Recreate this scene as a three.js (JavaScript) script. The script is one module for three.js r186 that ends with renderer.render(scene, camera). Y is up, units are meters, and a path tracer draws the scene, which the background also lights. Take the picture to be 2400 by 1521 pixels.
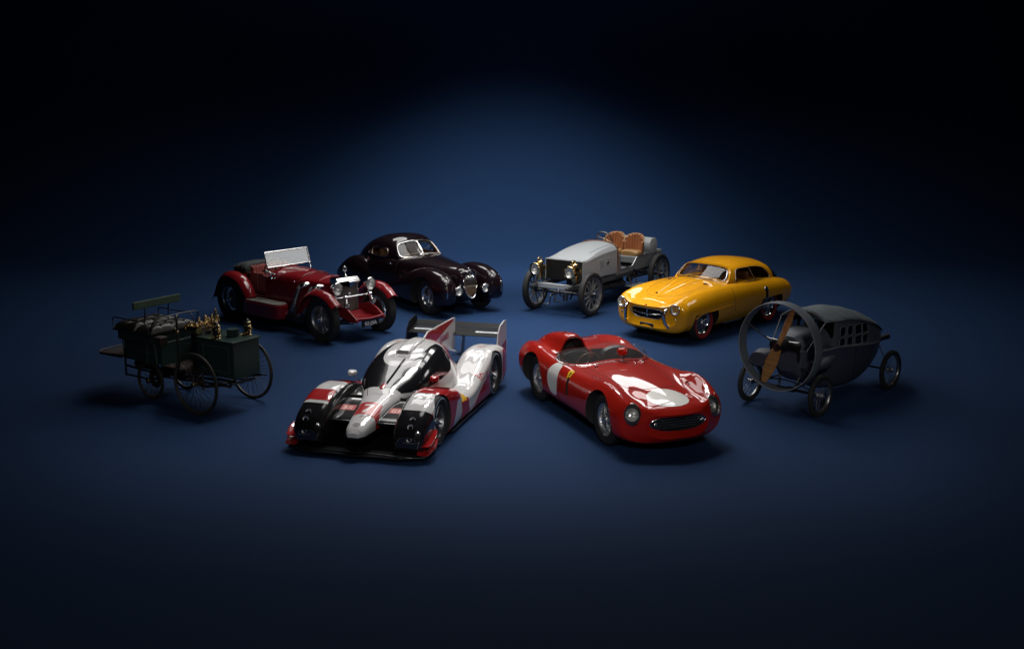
import * as THREE from 'three';
import { RoundedBoxGeometry } from 'three/addons/geometries/RoundedBoxGeometry.js';
import { DecalGeometry } from 'three/addons/geometries/DecalGeometry.js';
import { mergeGeometries } from 'three/addons/utils/BufferGeometryUtils.js';
import { RectAreaLightUniformsLib } from 'three/addons/lights/RectAreaLightUniformsLib.js';
import { Brush, Evaluator, SUBTRACTION, INTERSECTION, ADDITION } from 'three-bvh-csg';

// ------------------------------------------------------------------ camera, light, exposure
const scene = new THREE.Scene();
scene.background = new THREE.Color(0, 0, 0);
const camera = new THREE.PerspectiveCamera(30.24, 1024 / 648, 0.1, 200);
camera.position.set(0, 4.883, 0);
camera.rotation.x = -0.2134;
const renderer = new THREE.WebGLRenderer();
renderer.toneMapping = THREE.LinearToneMapping;
renderer.toneMappingExposure = 1.36;
renderer.shadowMap.enabled = true;
RectAreaLightUniformsLib.init();

const rad = (d) => d * Math.PI / 180;
// overhead softboxes of the studio, plus one added side softbox: [x, y, z, width, depth, radiance, aim point x, y, z, skirt length, which]
const SOFTBOXES = [
  [-2.0, 7.8, -21.0, 3.2, 2.8, 2.3, -2.0, 0, -20.9, 0.7, 'above and behind the white endurance prototype'],
  [1.9, 7.8, -20.2, 3.0, 2.2, 2.3, 1.9, 0, -20.1, 0.7, 'above and behind the red open racer'],
  [2.7, 8.1, -23.2, 3.2, 3.0, 2.8, 2.7, 0, -23.1, 0.8, 'straight above the yellow coupe'],
  [-1.1, 8.2, -24.4, 3.2, 3.0, 2.8, -1.1, 0, -24.3, 0.8, 'straight above the dark teardrop coupe'],
  [-3.0, 8.6, -28.4, 3.6, 2.8, 3.8, -3.0, 0, -25.4, 0.8, 'behind the dark red roadster'],
  [3.0, 8.6, -28.4, 3.6, 2.8, 3.8, 3.0, 0, -25.4, 0.8, 'behind the grey veteran racer'],
  [10.6, 6.8, -21.7, 2.4, 1.8, 2.3, -4.3, 1.26, -22.8, 0.8, 'added beyond the propeller car for a reflection in the roadster windscreen'],  // unseen softbox, added only to reflect in the roadster windscreen
];
// round lamps with a soft-edged beam: [name, label, position, aim, candela, half angle, lamp radius]
const SPOTS = [
  ['overhead_beauty_dish', 'large round overhead studio lamp in a black dish', [0, 10.2, -20.9], [0, 0, -21.0], 900, 34, 2.5],
  ['added_backdrop_spot', 'added unseen spotlight thrown on the blue backdrop', [0, 7.35, -24.6], [0, 0.1, -33.0], 150, 24, 0.4],  // unseen lamp added to make the glow on the backdrop
  ['added_backdrop_flood', 'added unseen floodlight widening the glow on the backdrop', [0, 7.4, -25.8], [0, -0.6, -32.6], 170, 40, 0.4],  // second unseen lamp, added to soften and widen that glow
  ['added_fill_lamp', 'added unseen fill lamp above the camera, aimed at the middle cars', [0, 6.6, -2.0], [0, 2.2, -21.5], 160, 14, 0.8],  // added fill: brightens wheels and faces turned to the camera
  ['added_fill_lamp_001', 'added unseen fill lamp aimed at the steam carriage', [-3.4, 6.8, -2.5], [-4.5, 1.5, -18.2], 45, 9, 0.8],  // added fill: lifts the dim steam carriage
  ['added_fill_lamp_002', 'added unseen fill lamp aimed at the propeller car', [3.4, 6.8, -2.5], [4.5, 1.5, -18.2], 85, 9, 0.8],  // added fill: lifts the dim propeller car
];

// ------------------------------------------------------------------ helpers
let seed = 7;
const rnd = () => { seed = (seed * 16807) % 2147483647; return seed / 2147483647; };
const V = (x, y, z) => new THREE.Vector3(x, y, z);
const taken = {};
function numbered(n) { const k = taken[n] = (taken[n] ?? -1) + 1; return k ? n + '_' + String(k).padStart(3, '0') : n; }
function mesh(name, geo, mat, parent, label) {
  const m = new THREE.Mesh(Array.isArray(geo) ? merge(geo) : geo, mat);
  m.name = name; m.castShadow = m.receiveShadow = true;
  if (label) m.userData.label = label;
  parent.add(m); return m;
}
function group(name, parent) { const g = new THREE.Group(); g.name = name; if (parent) parent.add(g); return g; }
function thing(name, label, category, grp, x, z, a) {
  const g = group(numbered(name), scene); g.position.set(x, 0, z); g.rotation.y = a;
  g.userData = { label, category }; if (grp) g.userData.group = grp; return g;
}
function clean(g) { g = g.index ? g.toNonIndexed() : g; for (const k of Object.keys(g.attributes)) if (!['position', 'normal', 'uv'].includes(k)) g.deleteAttribute(k);
  if (!g.attributes.uv) g.setAttribute('uv', new THREE.BufferAttribute(new Float32Array(g.attributes.position.count * 2), 2)); g.clearGroups(); return g; }
function merge(a) { return mergeGeometries(a.map(clean)); }
const mv = (g, x, y, z) => g.translate(x, y, z);
const mirZ = (g) => { g = clean(g.clone()); g.scale(1, 1, -1); const p = g.attributes; for (const k of ['position', 'normal', 'uv']) { const A = p[k], n = A.itemSize, a = A.array; for (let i = 0; i < A.count; i += 3) for (let c = 0; c < n; c++) { const t = a[(i + 1) * n + c]; a[(i + 1) * n + c] = a[(i + 2) * n + c]; a[(i + 2) * n + c] = t; } } return g; };
function bar(a, b, r, r2 = r, seg = 10) { const A = V(...a), B = V(...b), d = B.clone().sub(A), g = new THREE.CylinderGeometry(r2, r, d.length(), seg); g.translate(0, d.length() / 2, 0); g.applyQuaternion(new THREE.Quaternion().setFromUnitVectors(V(0, 1, 0), d.normalize())); return g.translate(A.x, A.y, A.z); }
function tube(pts, r, n = 24, seg = 8, closed = false) { return new THREE.TubeGeometry(new THREE.CatmullRomCurve3(pts.map((p) => p.isVector3 ? p : V(...p)), closed, 'centripetal'), n, r, seg, closed); }
function box(x, y, z, w, h, d, r = 0.006) { return new RoundedBoxGeometry(w, h, d, 2, Math.min(r, w / 2.01, h / 2.01, d / 2.01)).translate(x, y, z); }
function lathe(pts, seg = 40) { return new THREE.LatheGeometry(pts.map((p) => new THREE.Vector2(p[0], p[1])), seg); }   // about y
const latheY = (pts, seg) => lathe(pts, seg);
const latheX = (pts, seg) => lathe(pts, seg).rotateZ(-Math.PI / 2);                     // axis along +x
const latheZ = (pts, seg) => lathe(pts, seg).rotateX(Math.PI / 2);                      // axis along +z
function ball(x, y, z, r, sx = 1, sy = 1, sz = 1) { return new THREE.SphereGeometry(r, 24, 16).scale(sx, sy, sz).translate(x, y, z); }
function cyl(x, y, z, r, h, axis = 'y', r2 = r, seg = 32) { const g = new THREE.CylinderGeometry(r2, r, h, seg); if (axis === 'x') g.rotateZ(-Math.PI / 2); if (axis === 'z') g.rotateX(Math.PI / 2); return g.translate(x, y, z); }
function extrude(pts, depth, bevel = 0.004, holes = []) { const s = new THREE.Shape(pts.map((p) => new THREE.Vector2(p[0], p[1]))); for (const h of holes) s.holes.push(new THREE.Path(h.map((p) => new THREE.Vector2(p[0], p[1])))); return new THREE.ExtrudeGeometry(s, { depth, bevelEnabled: bevel > 0, bevelThickness: bevel, bevelSize: bevel, bevelSegments: 2, curveSegments: 12 }); }
// side-view outline (x, y) pushed along z from z0 to z1
function slab(pts, z0, z1, bevel = 0.004, holes) { return extrude(pts, z1 - z0 - 2 * bevel, bevel, holes).translate(0, 0, z0 + bevel); }
// plan outline (x, z) pushed along y
function plate(pts, y0, y1, bevel = 0.003) { return extrude(pts.map(([x, z]) => [x, -z]), y1 - y0 - 2 * bevel, bevel).rotateX(-Math.PI / 2).translate(0, y0 + bevel, 0); }
function smooth2(pts, n = 6, closed = false) { const c = new THREE.CatmullRomCurve3(pts.map((p) => V(p[0], p[1], 0)), closed, 'centripetal'); return c.getPoints(pts.length * n).map((p) => [p.x, p.y]); }
function ellipse(cx, cy, rx, ry, n = 32) { return [...Array(n)].map((_, i) => [cx + rx * Math.cos(i / n * 2 * Math.PI), cy + ry * Math.sin(i / n * 2 * Math.PI)]); }
// one coordinate through knots at parameters t (non-uniform Catmull-Rom)
function spline(ts, vs, t) {
  const n = ts.length; let i = 0; while (i < n - 2 && t > ts[i + 1]) i++;
  const h = ts[i + 1] - ts[i], u = (t - ts[i]) / h;
  const tan = (k) => k === 0 ? (vs[1] - vs[0]) / (ts[1] - ts[0]) : k === n - 1 ? (vs[n - 1] - vs[n - 2]) / (ts[n - 1] - ts[n - 2]) : ((vs[k + 1] - vs[k]) / (ts[k + 1] - ts[k]) * (ts[k] - ts[k - 1]) + (vs[k] - vs[k - 1]) / (ts[k] - ts[k - 1]) * (ts[k + 1] - ts[k])) / (ts[k + 1] - ts[k - 1]);
  const m0 = tan(i) * h, m1 = tan(i + 1) * h, u2 = u * u, u3 = u2 * u;
  return (2 * u3 - 3 * u2 + 1) * vs[i] + (u3 - 2 * u2 + u) * m0 + (-2 * u3 + 3 * u2) * vs[i + 1] + (u3 - u2) * m1;
}
// closed body lofted through sections [x, [[z, y, dx?], ...]] running from bottom centre to top centre, mirrored about z = 0
// (full: the section is a whole closed ring of points instead)
function loft(secs, { nu = 90, per = 5, full = false, z0 = 0, uv = 'top' } = {}) {
  const np = secs[0][1].length, ts = [0];
  for (let i = 1; i < secs.length; i++) ts.push(ts[i - 1] + Math.max(0.02, Math.abs(secs[i][0] - secs[i - 1][0])));
  const T = ts[ts.length - 1], rows = [];
  const stops = new Set(ts.map((t) => t / T)); for (let i = 0; i <= nu; i++) stops.add(i / nu);
  const us = [...stops].sort((a, b) => a - b).filter((u, i, a) => !i || u - a[i - 1] > 1e-4);
  for (const u of us) {
    const cp = []; for (let k = 0; k < np; k++) {
      cp.push([spline(ts, secs.map((s) => s[0] + (s[1][k][2] || 0)), u * T), spline(ts, secs.map((s) => s[1][k][1]), u * T), spline(ts, secs.map((s) => s[1][k][0]), u * T)]);
    }
    let ring;
    if (full) ring = cp; else { ring = cp.slice(); for (let k = np - 2; k > 0; k--) ring.push([cp[k][0], cp[k][1], -cp[k][2]]); }
    const n = ring.length, row = [];
    for (let k = 0; k < n; k++) {
      const a = ring[(k - 1 + n) % n], b = ring[k], c = ring[(k + 1) % n], d = ring[(k + 2) % n];
      const dist = (p, q) => Math.pow((p[0] - q[0]) ** 2 + (p[1] - q[1]) ** 2 + (p[2] - q[2]) ** 2, 0.25) + 1e-5;
      const t1 = dist(a, b), t2 = t1 + dist(b, c), t3 = t2 + dist(c, d);
      for (let j = 0; j < per; j++) {
        const t = t1 + (t2 - t1) * j / per, o = [];
        for (let q = 0; q < 3; q++) {
          const A1 = a[q] * (t1 - t) / t1 + b[q] * t / t1, A2 = b[q] * (t2 - t) / (t2 - t1) + c[q] * (t - t1) / (t2 - t1), A3 = c[q] * (t3 - t) / (t3 - t2) + d[q] * (t - t2) / (t3 - t2);
          const B1 = A1 * (t2 - t) / t2 + A2 * t / t2, B2 = A2 * (t3 - t) / (t3 - t1) + A3 * (t - t1) / (t3 - t1);
          o.push(B1 * (t2 - t) / (t2 - t1) + B2 * (t - t1) / (t2 - t1));
        }
        row.push(o);
      }
    }
    rows.push(row);
  }
  const m = rows[0].length, pos = [], idx = [];
  for (const r of rows) for (const p of r) pos.push(p[0], p[1], p[2] + z0);
  for (let i = 0; i < rows.length - 1; i++) for (let k = 0; k < m; k++) { const a = i * m + k, b = i * m + (k + 1) % m, c = a + m, d = b + m; idx.push(a, c, b, b, c, d); }
  for (const [i, fl] of [[0, 1], [rows.length - 1, 0]]) {   // end caps
    const r = rows[i], base = pos.length / 3; let c = [0, 0, 0];
    for (const p of r) { c = c.map((v, q) => v + p[q] / m); }
    for (const p of r) pos.push(p[0], p[1], p[2] + z0);
    pos.push(c[0], c[1], c[2] + z0);
    for (let k = 0; k < m; k++) fl ? idx.push(base + m, base + k, base + (k + 1) % m) : idx.push(base + m, base + (k + 1) % m, base + k);
  }
  const g = new THREE.BufferGeometry(); g.setAttribute('position', new THREE.Float32BufferAttribute(pos, 3)); g.setIndex(idx);
  g.computeVertexNormals();
  // wind outwards
  g.computeBoundingBox(); let vol = 0; const A = V(), B = V(), C = V();
  for (let i = 0; i < idx.length; i += 3) { A.fromArray(pos, idx[i] * 3); B.fromArray(pos, idx[i + 1] * 3); C.fromArray(pos, idx[i + 2] * 3); vol += A.dot(B.cross(C)); }
  if (vol < 0) { for (let i = 0; i < idx.length; i += 3) { const t = idx[i]; idx[i] = idx[i + 1]; idx[i + 1] = t; } g.setIndex(idx); g.computeVertexNormals(); }
  const uvs = []; for (let i = 0; i < pos.length; i += 3) uvs.push(pos[i], uv === 'top' ? pos[i + 2] : pos[i + 1]);
  g.setAttribute('uv', new THREE.Float32BufferAttribute(uvs, 2));
  return g;
}
const ev = new Evaluator(); ev.attributes = ['position', 'normal', 'uv'];
function csg(a, list, op = SUBTRACTION) {   // geometry a, list of geometries; keeps smooth normals; cut faces become group 1 when mats differ
  let A = new Brush(clean(a), 0); A.updateMatrixWorld();
  ev.useGroups = false;
  for (const b of list) { const B = new Brush(clean(b.clone())); B.updateMatrixWorld(); const R = ev.evaluate(A, B, op); A = new Brush(R.geometry); A.updateMatrixWorld(); }
  return A.geometry;
}
// cut with cutters; the cut faces get material slot 1
function carve(a, cutters, m0, m1) {
  ev.useGroups = true;
  let A = new Brush(clean(a), m0); A.updateMatrixWorld();
  for (const c of cutters) { const B = new Brush(clean(c.clone()), m1); B.updateMatrixWorld(); A = ev.evaluate(A, B, SUBTRACTION); A.updateMatrixWorld(); }
  // gather by material
  const g = A.geometry, mats = Array.isArray(A.material) ? A.material : [A.material], out = [[], []];
  const ix = g.index ? g.index.array : null, P = g.attributes;
  const groups = g.groups.length ? g.groups : [{ start: 0, count: ix ? ix.length : P.position.count, materialIndex: 0 }];
  const mk = (mat) => { const sel = []; for (const q of groups) if (mats[q.materialIndex] === mat) for (let i = q.start; i < q.start + q.count; i++) sel.push(ix ? ix[i] : i);
    const o = new THREE.BufferGeometry(); for (const [k, n] of [['position', 3], ['normal', 3], ['uv', 2]]) { const a = new Float32Array(sel.length * n); sel.forEach((s, i) => { for (let c = 0; c < n; c++) a[i * n + c] = P[k].array[s * n + c]; }); o.setAttribute(k, new THREE.BufferAttribute(a, n)); } return o; };
  ev.useGroups = false;
  return [mk(m0), mk(m1)];
}
// a cylinder across the car used as wheel arch cutter
const arch = (x, y, r, z0, z1) => cyl(x, y, (z0 + z1) / 2, r, Math.abs(z1 - z0), 'z', r, 48);
const ray = new THREE.Raycaster();
function hit(m, o, d) { m.updateWorldMatrix(true, false); ray.set(V(...o).applyMatrix4(m.matrixWorld), V(...d).transformDirection(m.matrixWorld)); const h = ray.intersectObject(m, false); if (!h.length) return null; return { p: m.worldToLocal(h[0].point.clone()), n: h[0].face.normal.clone() }; }
// dark joint line laid in the surface of m, through points seen along direction d
function seam(name, m, pts, d, mat, parent, r = 0.0035, closed = false) {
  const c = new THREE.CatmullRomCurve3(pts.map((p) => V(...p)), closed, 'centripetal').getPoints(Math.max(24, pts.length * 8)), q = [];
  for (const p of c) { const h = hit(m, [p.x - d[0] * 3, p.y - d[1] * 3, p.z - d[2] * 3], d); if (h && (!q.length || h.p.distanceTo(q[q.length - 1]) > 0.004)) q.push(h.p); }
  if (q.length < 3) return null;
  return mesh(name, tube(q, r, q.length * 2, 5), mat, parent);
}
function canvas(w, h, f) { const c = document.createElement('canvas'); c.width = w; c.height = h; const x = c.getContext('2d'); f(x, w, h); const t = new THREE.CanvasTexture(c); t.colorSpace = THREE.SRGBColorSpace; t.anisotropy = 8; return t; }
// print on a body: canvas texture on a patch that follows the surface
function decal(name, m, o, d, up, w, h, mat, parent, depth = 0.25) {
  const t = hit(m, o, d); if (!t) { console.log('no hit for decal', name); return; }
  const keepP = m.parent, wm = m.matrixWorld.clone(); m.updateMatrixWorld(true);
  const look = new THREE.Matrix4().lookAt(V(0, 0, 0), V(...d), V(...up)), e = new THREE.Euler().setFromRotationMatrix(look);
  const copy = new THREE.Mesh(m.geometry); copy.updateMatrixWorld();
  const g = new DecalGeometry(copy, t.p, e, V(w, h, depth));
  const P = g.attributes.position, N = g.attributes.normal; for (let i = 0; i < P.count; i++) P.setXYZ(i, P.getX(i) + N.getX(i) * 0.0015, P.getY(i) + N.getY(i) * 0.0015, P.getZ(i) + N.getZ(i) * 0.0015);
  return mesh(name, g, mat, parent);
}
function noiseTex(n, f) { const d = new Uint8Array(n * n * 4); for (let y = 0; y < n; y++) for (let x = 0; x < n; x++) { const v = f(x, y); d.set([v, v, v, 255], (y * n + x) * 4); } const t = new THREE.DataTexture(d, n, n); t.wrapS = t.wrapT = THREE.RepeatWrapping; t.magFilter = THREE.LinearFilter; t.minFilter = THREE.LinearMipmapLinearFilter; t.generateMipmaps = true; t.needsUpdate = true; return t; }

// ------------------------------------------------------------------ materials
const C = (r, g, b) => new THREE.Color(r, g, b);
const paint = (r, g, b, o = {}) => new THREE.MeshPhysicalMaterial({ color: C(r, g, b), roughness: 0.55, specularIntensity: 0.1, clearcoat: 1, clearcoatRoughness: 0.02, ...o });
const flat = (r, g, b, rough = 0.7, o = {}) => new THREE.MeshStandardMaterial({ color: C(r, g, b), roughness: rough, ...o });
const metal = (r, g, b, rough = 0.2) => new THREE.MeshStandardMaterial({ color: C(r, g, b), roughness: rough, metalness: 1 });
const M = {
  chrome: metal(0.8, 0.8, 0.8, 0.1), steel: metal(0.45, 0.45, 0.47, 0.3), alloy: metal(0.68, 0.68, 0.69, 0.42), iron: metal(0.12, 0.12, 0.13, 0.45), brass: metal(0.74, 0.55, 0.25, 0.18), oldbrass: metal(0.42, 0.29, 0.15, 0.34),
  rubber: flat(0.012, 0.012, 0.013, 0.75), black: flat(0.008, 0.008, 0.009, 0.8), satin: flat(0.012, 0.012, 0.013, 0.4), gloss: paint(0.008, 0.008, 0.009),
  glass: new THREE.MeshPhysicalMaterial({ color: C(0.93, 0.95, 0.94), roughness: 0.02, transmission: 1, thickness: 0, ior: 1.5 }),
  lens: new THREE.MeshPhysicalMaterial({ color: C(0.9, 0.9, 0.88), roughness: 0.1, transmission: 0.97, thickness: 0, ior: 1.5 }),
  plexi: new THREE.MeshPhysicalMaterial({ color: C(0.9, 0.92, 0.92), roughness: 0.08, transmission: 0.93, thickness: 0, ior: 1.5 }),  // slight whitish haze in the material stands in for a pale reflection
  bowl: metal(0.8, 0.8, 0.78, 0.42),
};
function rubberTread() { return M.rubber; }
// ------------------------------------------------------------------ wheels
// axis of the wheel along z, outer face at +z; the caller turns it for the other side
function tyreGeo(r, rim, w, ribs = 0) {
  const s = r - rim, h = w / 2, p = [];
  const prof = [[rim, -h * 0.72], [rim + s * 0.12, -h * 0.9], [rim + s * 0.45, -h], [rim + s * 0.78, -h * 0.95], [r - s * 0.06, -h * 0.74], [r, -h * 0.6]];
  for (const q of prof) p.push(q);
  if (ribs) for (let i = 0; i < ribs; i++) { const a = -h * 0.6 + h * 1.2 * (i + 0.5) / ribs, g = h * 0.05; p.push([r, a - g * 1.6], [r - 0.009, a - g], [r - 0.009, a + g], [r, a + g * 1.6]); }
  for (const q of prof.slice().reverse()) p.push([q[0], -q[1]]);
  return latheZ(p, 64);
}
function wireWheel(parent, o) {   // o: r, rim, w, x, y, z, side, tyre, rimMat, spokeMat, hubR, dish
  const g = group('wheel', parent); g.position.set(o.x, o.r, o.z); g.rotation.y = (o.side > 0 ? 0 : Math.PI) + (o.steer || 0);
  const { r, rim, w } = o, h = w / 2;
  mesh('tyre', tyreGeo(r, rim, w, o.ribs ?? 4), o.tyre || M.rubber, g);
  if (o.band) mesh('coloured_sidewall', latheZ([[rim + 0.003, h * 0.74], [rim + (r - rim) * 0.12, h * 0.93], [rim + (r - rim) * 0.42, h * 1.03], [rim + (r - rim) * 0.62, h * 1.02]], 64), o.band, g);
  mesh('rim', merge([latheZ([[rim + 0.006, h * 0.8], [rim + 0.014, h * 0.74], [rim + 0.004, h * 0.68], [rim - 0.014, h * 0.6], [rim - 0.03, h * 0.25], [rim - 0.034, -h * 0.3], [rim - 0.012, -h * 0.6], [rim + 0.006, -h * 0.75]], 64)]), o.rimMat || M.alloy, g);
  const sp = [], n = o.n || 24, hr = o.hubR || 0.05, zo = h * (o.dish ?? 0.5);
  for (let i = 0; i < n; i++) for (const [k, zh, zr, rr] of [[1, zo + 0.02, h * 0.25, rim - 0.03], [-1, -h * 0.35, -h * 0.05, rim - 0.034]]) {
    const a = (i + (k > 0 ? 0 : 0.5)) / n * 2 * Math.PI, b = a + (i % 2 ? 1 : -1) * (k > 0 ? 0.32 : 0.5);
    sp.push(bar([hr * Math.cos(a), hr * Math.sin(a), zh], [rr * Math.cos(b), rr * Math.sin(b), zr], o.spokeR || 0.0035, o.spokeR || 0.0035, 5));
  }
  mesh('wire_spokes', sp, o.spokeMat || M.alloy, g).userData.kind = 'stuff';
  mesh('hub', latheZ([[0, zo + 0.05], [hr * 0.55, zo + 0.048], [hr * 0.7, zo + 0.03], [hr * 1.05, zo + 0.025], [hr * 1.1, zo], [hr * 0.9, -h * 0.2], [hr * 1.4, -h * 0.5], [0, -h * 0.55]], 24), o.hubMat || M.alloy, g);
  const kn = []; for (const a of o.spin === 3 ? [0.4, 2.5, 4.6] : [0.5, 0.5 + Math.PI]) kn.push(bar([0, 0, zo + 0.042], [hr * 1.35 * Math.cos(a), hr * 1.35 * Math.sin(a), zo + 0.062], 0.014, 0.009, 8));
  mesh('knock_off_nut', [cyl(0, 0, zo + 0.045, hr * 0.55, 0.035, 'z'), ...kn], o.nutMat || M.chrome, g);
  mesh('brake_drum', latheZ([[0, -h * 0.3], [rim * 0.66, -h * 0.3], [rim * 0.72, -h * 0.42], [rim * 0.72, -h * 0.95], [0, -h * 0.95]], 40), o.drumMat || M.iron, g);
  return g;
}
function inflate(g, d) { g = g.clone(); const P = g.attributes.position, N = g.attributes.normal; for (let i = 0; i < P.count; i++) P.setXYZ(i, P.getX(i) + N.getX(i) * d, P.getY(i) + N.getY(i) * d, P.getZ(i) + N.getZ(i) * d); return g; }
// outer skin of a solid inside a prism: a panel that sits d proud of the surface
function skin(solid, d, prism) { const g = clean(csg(inflate(solid, d), [prism], INTERSECTION)); return g; }
const stick = (tex, o = {}) => new THREE.MeshPhysicalMaterial({ map: tex, transparent: true, alphaTest: .4, roughness: .5, clearcoat: 1, clearcoatRoughness: .05, polygonOffset: true, polygonOffsetFactor: -2, ...o });
function text(str, w, h, fg, bg, font, o = {}) { return canvas(w, h, (c) => { c.clearRect(0, 0, w, h); if (bg) { c.fillStyle = bg; c.fillRect(o.pad || 0, o.pad || 0, w - 2 * (o.pad || 0), h - 2 * (o.pad || 0)); } c.fillStyle = fg; c.font = font; c.textAlign = 'center'; c.textBaseline = 'middle'; c.fillText(str, w / 2, h / 2 + (o.dy || 0)); if (o.draw) o.draw(c, w, h); }); }
// flat pane through points (fan), any number of corners, cut to a smooth outline
function pane(pts) { const c = pts.reduce((a, p) => a.map((v, i) => v + p[i] / pts.length), [0, 0, 0]), pos = []; pts.forEach((p, i) => { const q = pts[(i + 1) % pts.length]; pos.push(...c, ...p, ...q); }); const g = new THREE.BufferGeometry(); g.setAttribute('position', new THREE.Float32BufferAttribute(pos, 3)); g.computeVertexNormals(); return g; }
function roundRect(x0, y0, x1, y1, r, n = 6) { const o = []; for (const [cx, cy, a] of [[x1 - r, y1 - r, 0], [x0 + r, y1 - r, 90], [x0 + r, y0 + r, 180], [x1 - r, y0 + r, 270]]) for (let i = 0; i <= n; i++) { const t = rad(a + 90 * i / n); o.push([cx + r * Math.cos(t), cy + r * Math.sin(t)]); } return o; }
// headlamp pointing along +x
function headlamp(parent, x, y, z, r, shell, tilt = 0, yaw = 0, deep = 1.2, name = 'headlight') {
  const l = group(name, parent), at = (g) => g.rotateZ(tilt).rotateY(yaw).translate(x, y, z);
  mesh('shell', at(latheX([[0, -r * deep], [r * .45, -r * deep * .93], [r * .8, -r * deep * .55], [r * .96, -r * .1], [r * 1.06, 0], [r * 1.07, r * .14], [r * .96, r * .19]], 40)), shell, l);
  mesh('reflector', at(latheX([[0, -r * .6], [r * .5, -r * .48], [r * .85, -r * .12], [r * .93, r * .08]], 32)), M.bowl, l);
  mesh('bulb', at(ball(-r * .25, 0, 0, r * .13)), M.lens, l);
  mesh('lens', at(latheX([[r * .97, r * .14], [r * .78, r * .26], [r * .45, r * .34], [0, r * .38]], 32)), M.lens, l);
  return l;
}

// ------------------------------------------------------------------ the studio
{
  const n = 256, v = new Float32Array(n * n); let s = 3; const r = () => { s = (s * 16807) % 2147483647; return s / 2147483647; };
  for (let i = 0; i < n * n; i++) v[i] = r();
  const tex = noiseTex(n, (x, y) => { let t = 0; for (let k = 0; k < 3; k++) { const d = 1 << k; t += v[((y >> k) * 31 + (x >> k) * 57 + k * 911) % (n * n)] / 3; } return 235 + 20 * t; });
  tex.repeat.set(1.1, 1.1);
  const floorMat = new THREE.MeshPhysicalMaterial({ color: C(0.0112, 0.0345, 0.096), roughness: 0.9, specularIntensity: 0.25, map: tex }); tex.colorSpace = THREE.SRGBColorSpace;
  const prof = []; for (let z = 4; z > -30; z -= 2) prof.push([0, z]); const R = 5, zc = -30;
  for (let i = 0; i <= 20; i++) { const a = i / 20 * Math.PI / 2; prof.push([R - R * Math.cos(a), zc - R * Math.sin(a)]); }
  prof.push([9, zc - R], [16, zc - R]);
  const split = 17, mk = (pp) => { const pos = [], uv = [], idx = []; let l = 0; pp.forEach(([y, z], i) => { if (i) l += Math.hypot(y - pp[i - 1][0], z - pp[i - 1][1]); pos.push(-26, y, z, 26, y, z); uv.push(-26, l, 26, l); if (i) { const a = i * 2 - 2; idx.push(a, a + 1, a + 2, a + 1, a + 3, a + 2); } }); const g = new THREE.BufferGeometry(); g.setAttribute('position', new THREE.Float32BufferAttribute(pos, 3)); g.setAttribute('uv', new THREE.Float32BufferAttribute(uv, 2)); g.setIndex(idx); g.computeVertexNormals(); return g; };
  const f = mesh('studio_floor', mk(prof.slice(0, split + 1)), floorMat, scene); f.userData = { kind: 'structure', label: 'matt navy blue studio floor', category: 'floor' };
  const b = mesh('studio_backdrop', mk(prof.slice(split)), floorMat, scene); b.userData = { kind: 'structure', label: 'navy blue backdrop curving up behind the cars', category: 'backdrop' };
}
const softboxMat = new THREE.MeshStandardMaterial({ color: C(0.8, 0.8, 0.8), emissive: C(1, 0.98, 0.96), emissiveIntensity: 1, roughness: 0.9 });
SOFTBOXES.forEach(([x, y, z, w, d, I, ax, ay, az, sk, which], i) => {
  const g = group(numbered('overhead_softbox'), scene); g.userData = { label: 'studio softbox with white diffuser ' + which, category: 'softbox', group: 'softboxes above the cars' };
  g.position.set(x, y, z); g.lookAt(ax, ay, az);      // +z of the group looks at the cars
  mesh('diffuser', new THREE.BoxGeometry(w, d, 0.02).translate(0, 0, -0.02), softboxMat, g);
  for (const [px, py, sx, sy] of [[-w / 2 - 0.03, 0, 0.05, d + 0.11], [w / 2 + 0.03, 0, 0.05, d + 0.11], [0, -d / 2 - 0.03, w, 0.05], [0, d / 2 + 0.03, w, 0.05]]) mesh('skirt', new THREE.BoxGeometry(sx, sy, sk + .1).translate(px, py, sk / 2 - .05), M.black, g);  // skirts added to keep softbox light off the outer floor and backdrop
  mesh('back', new THREE.BoxGeometry(w + 0.1, d + 0.1, 0.03).translate(0, 0, -0.16), M.black, g);
  const l = new THREE.RectAreaLight(C(1, 0.98, 0.96), I, w, d); l.name = 'softbox_light'; l.rotation.y = Math.PI; l.position.z = 0.002; g.add(l);
});
for (const [name, label, at, to, I, half, r] of SPOTS) {
  const g = group(name, scene); g.userData = { label, category: 'studio lamp' };
  g.position.set(...at); g.lookAt(...to);
  mesh('housing', latheZ([[r * 1.3 + .03, -r * .6], [r * 1.3 + .05, -r * .6], [r * 1.25 + .04, -r * .75], [r * .8, -r * 1.05 - .08], [0, -r * 1.1 - .1]], 48), M.black, g);
  mesh('lamp', new THREE.CylinderGeometry(r * 1.2, r * 1.2, .02, 48).rotateX(Math.PI / 2).translate(0, 0, -r * .8 - .04), softboxMat, g);
  const l = new THREE.SpotLight(C(1, .98, .96), I, 0, rad(half), 1, 2); l.name = 'lamp_light'; l.target.position.set(0, 0, 5); l.castShadow = true; l.shadow.radius = r / .02; g.add(l, l.target);
}

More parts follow.
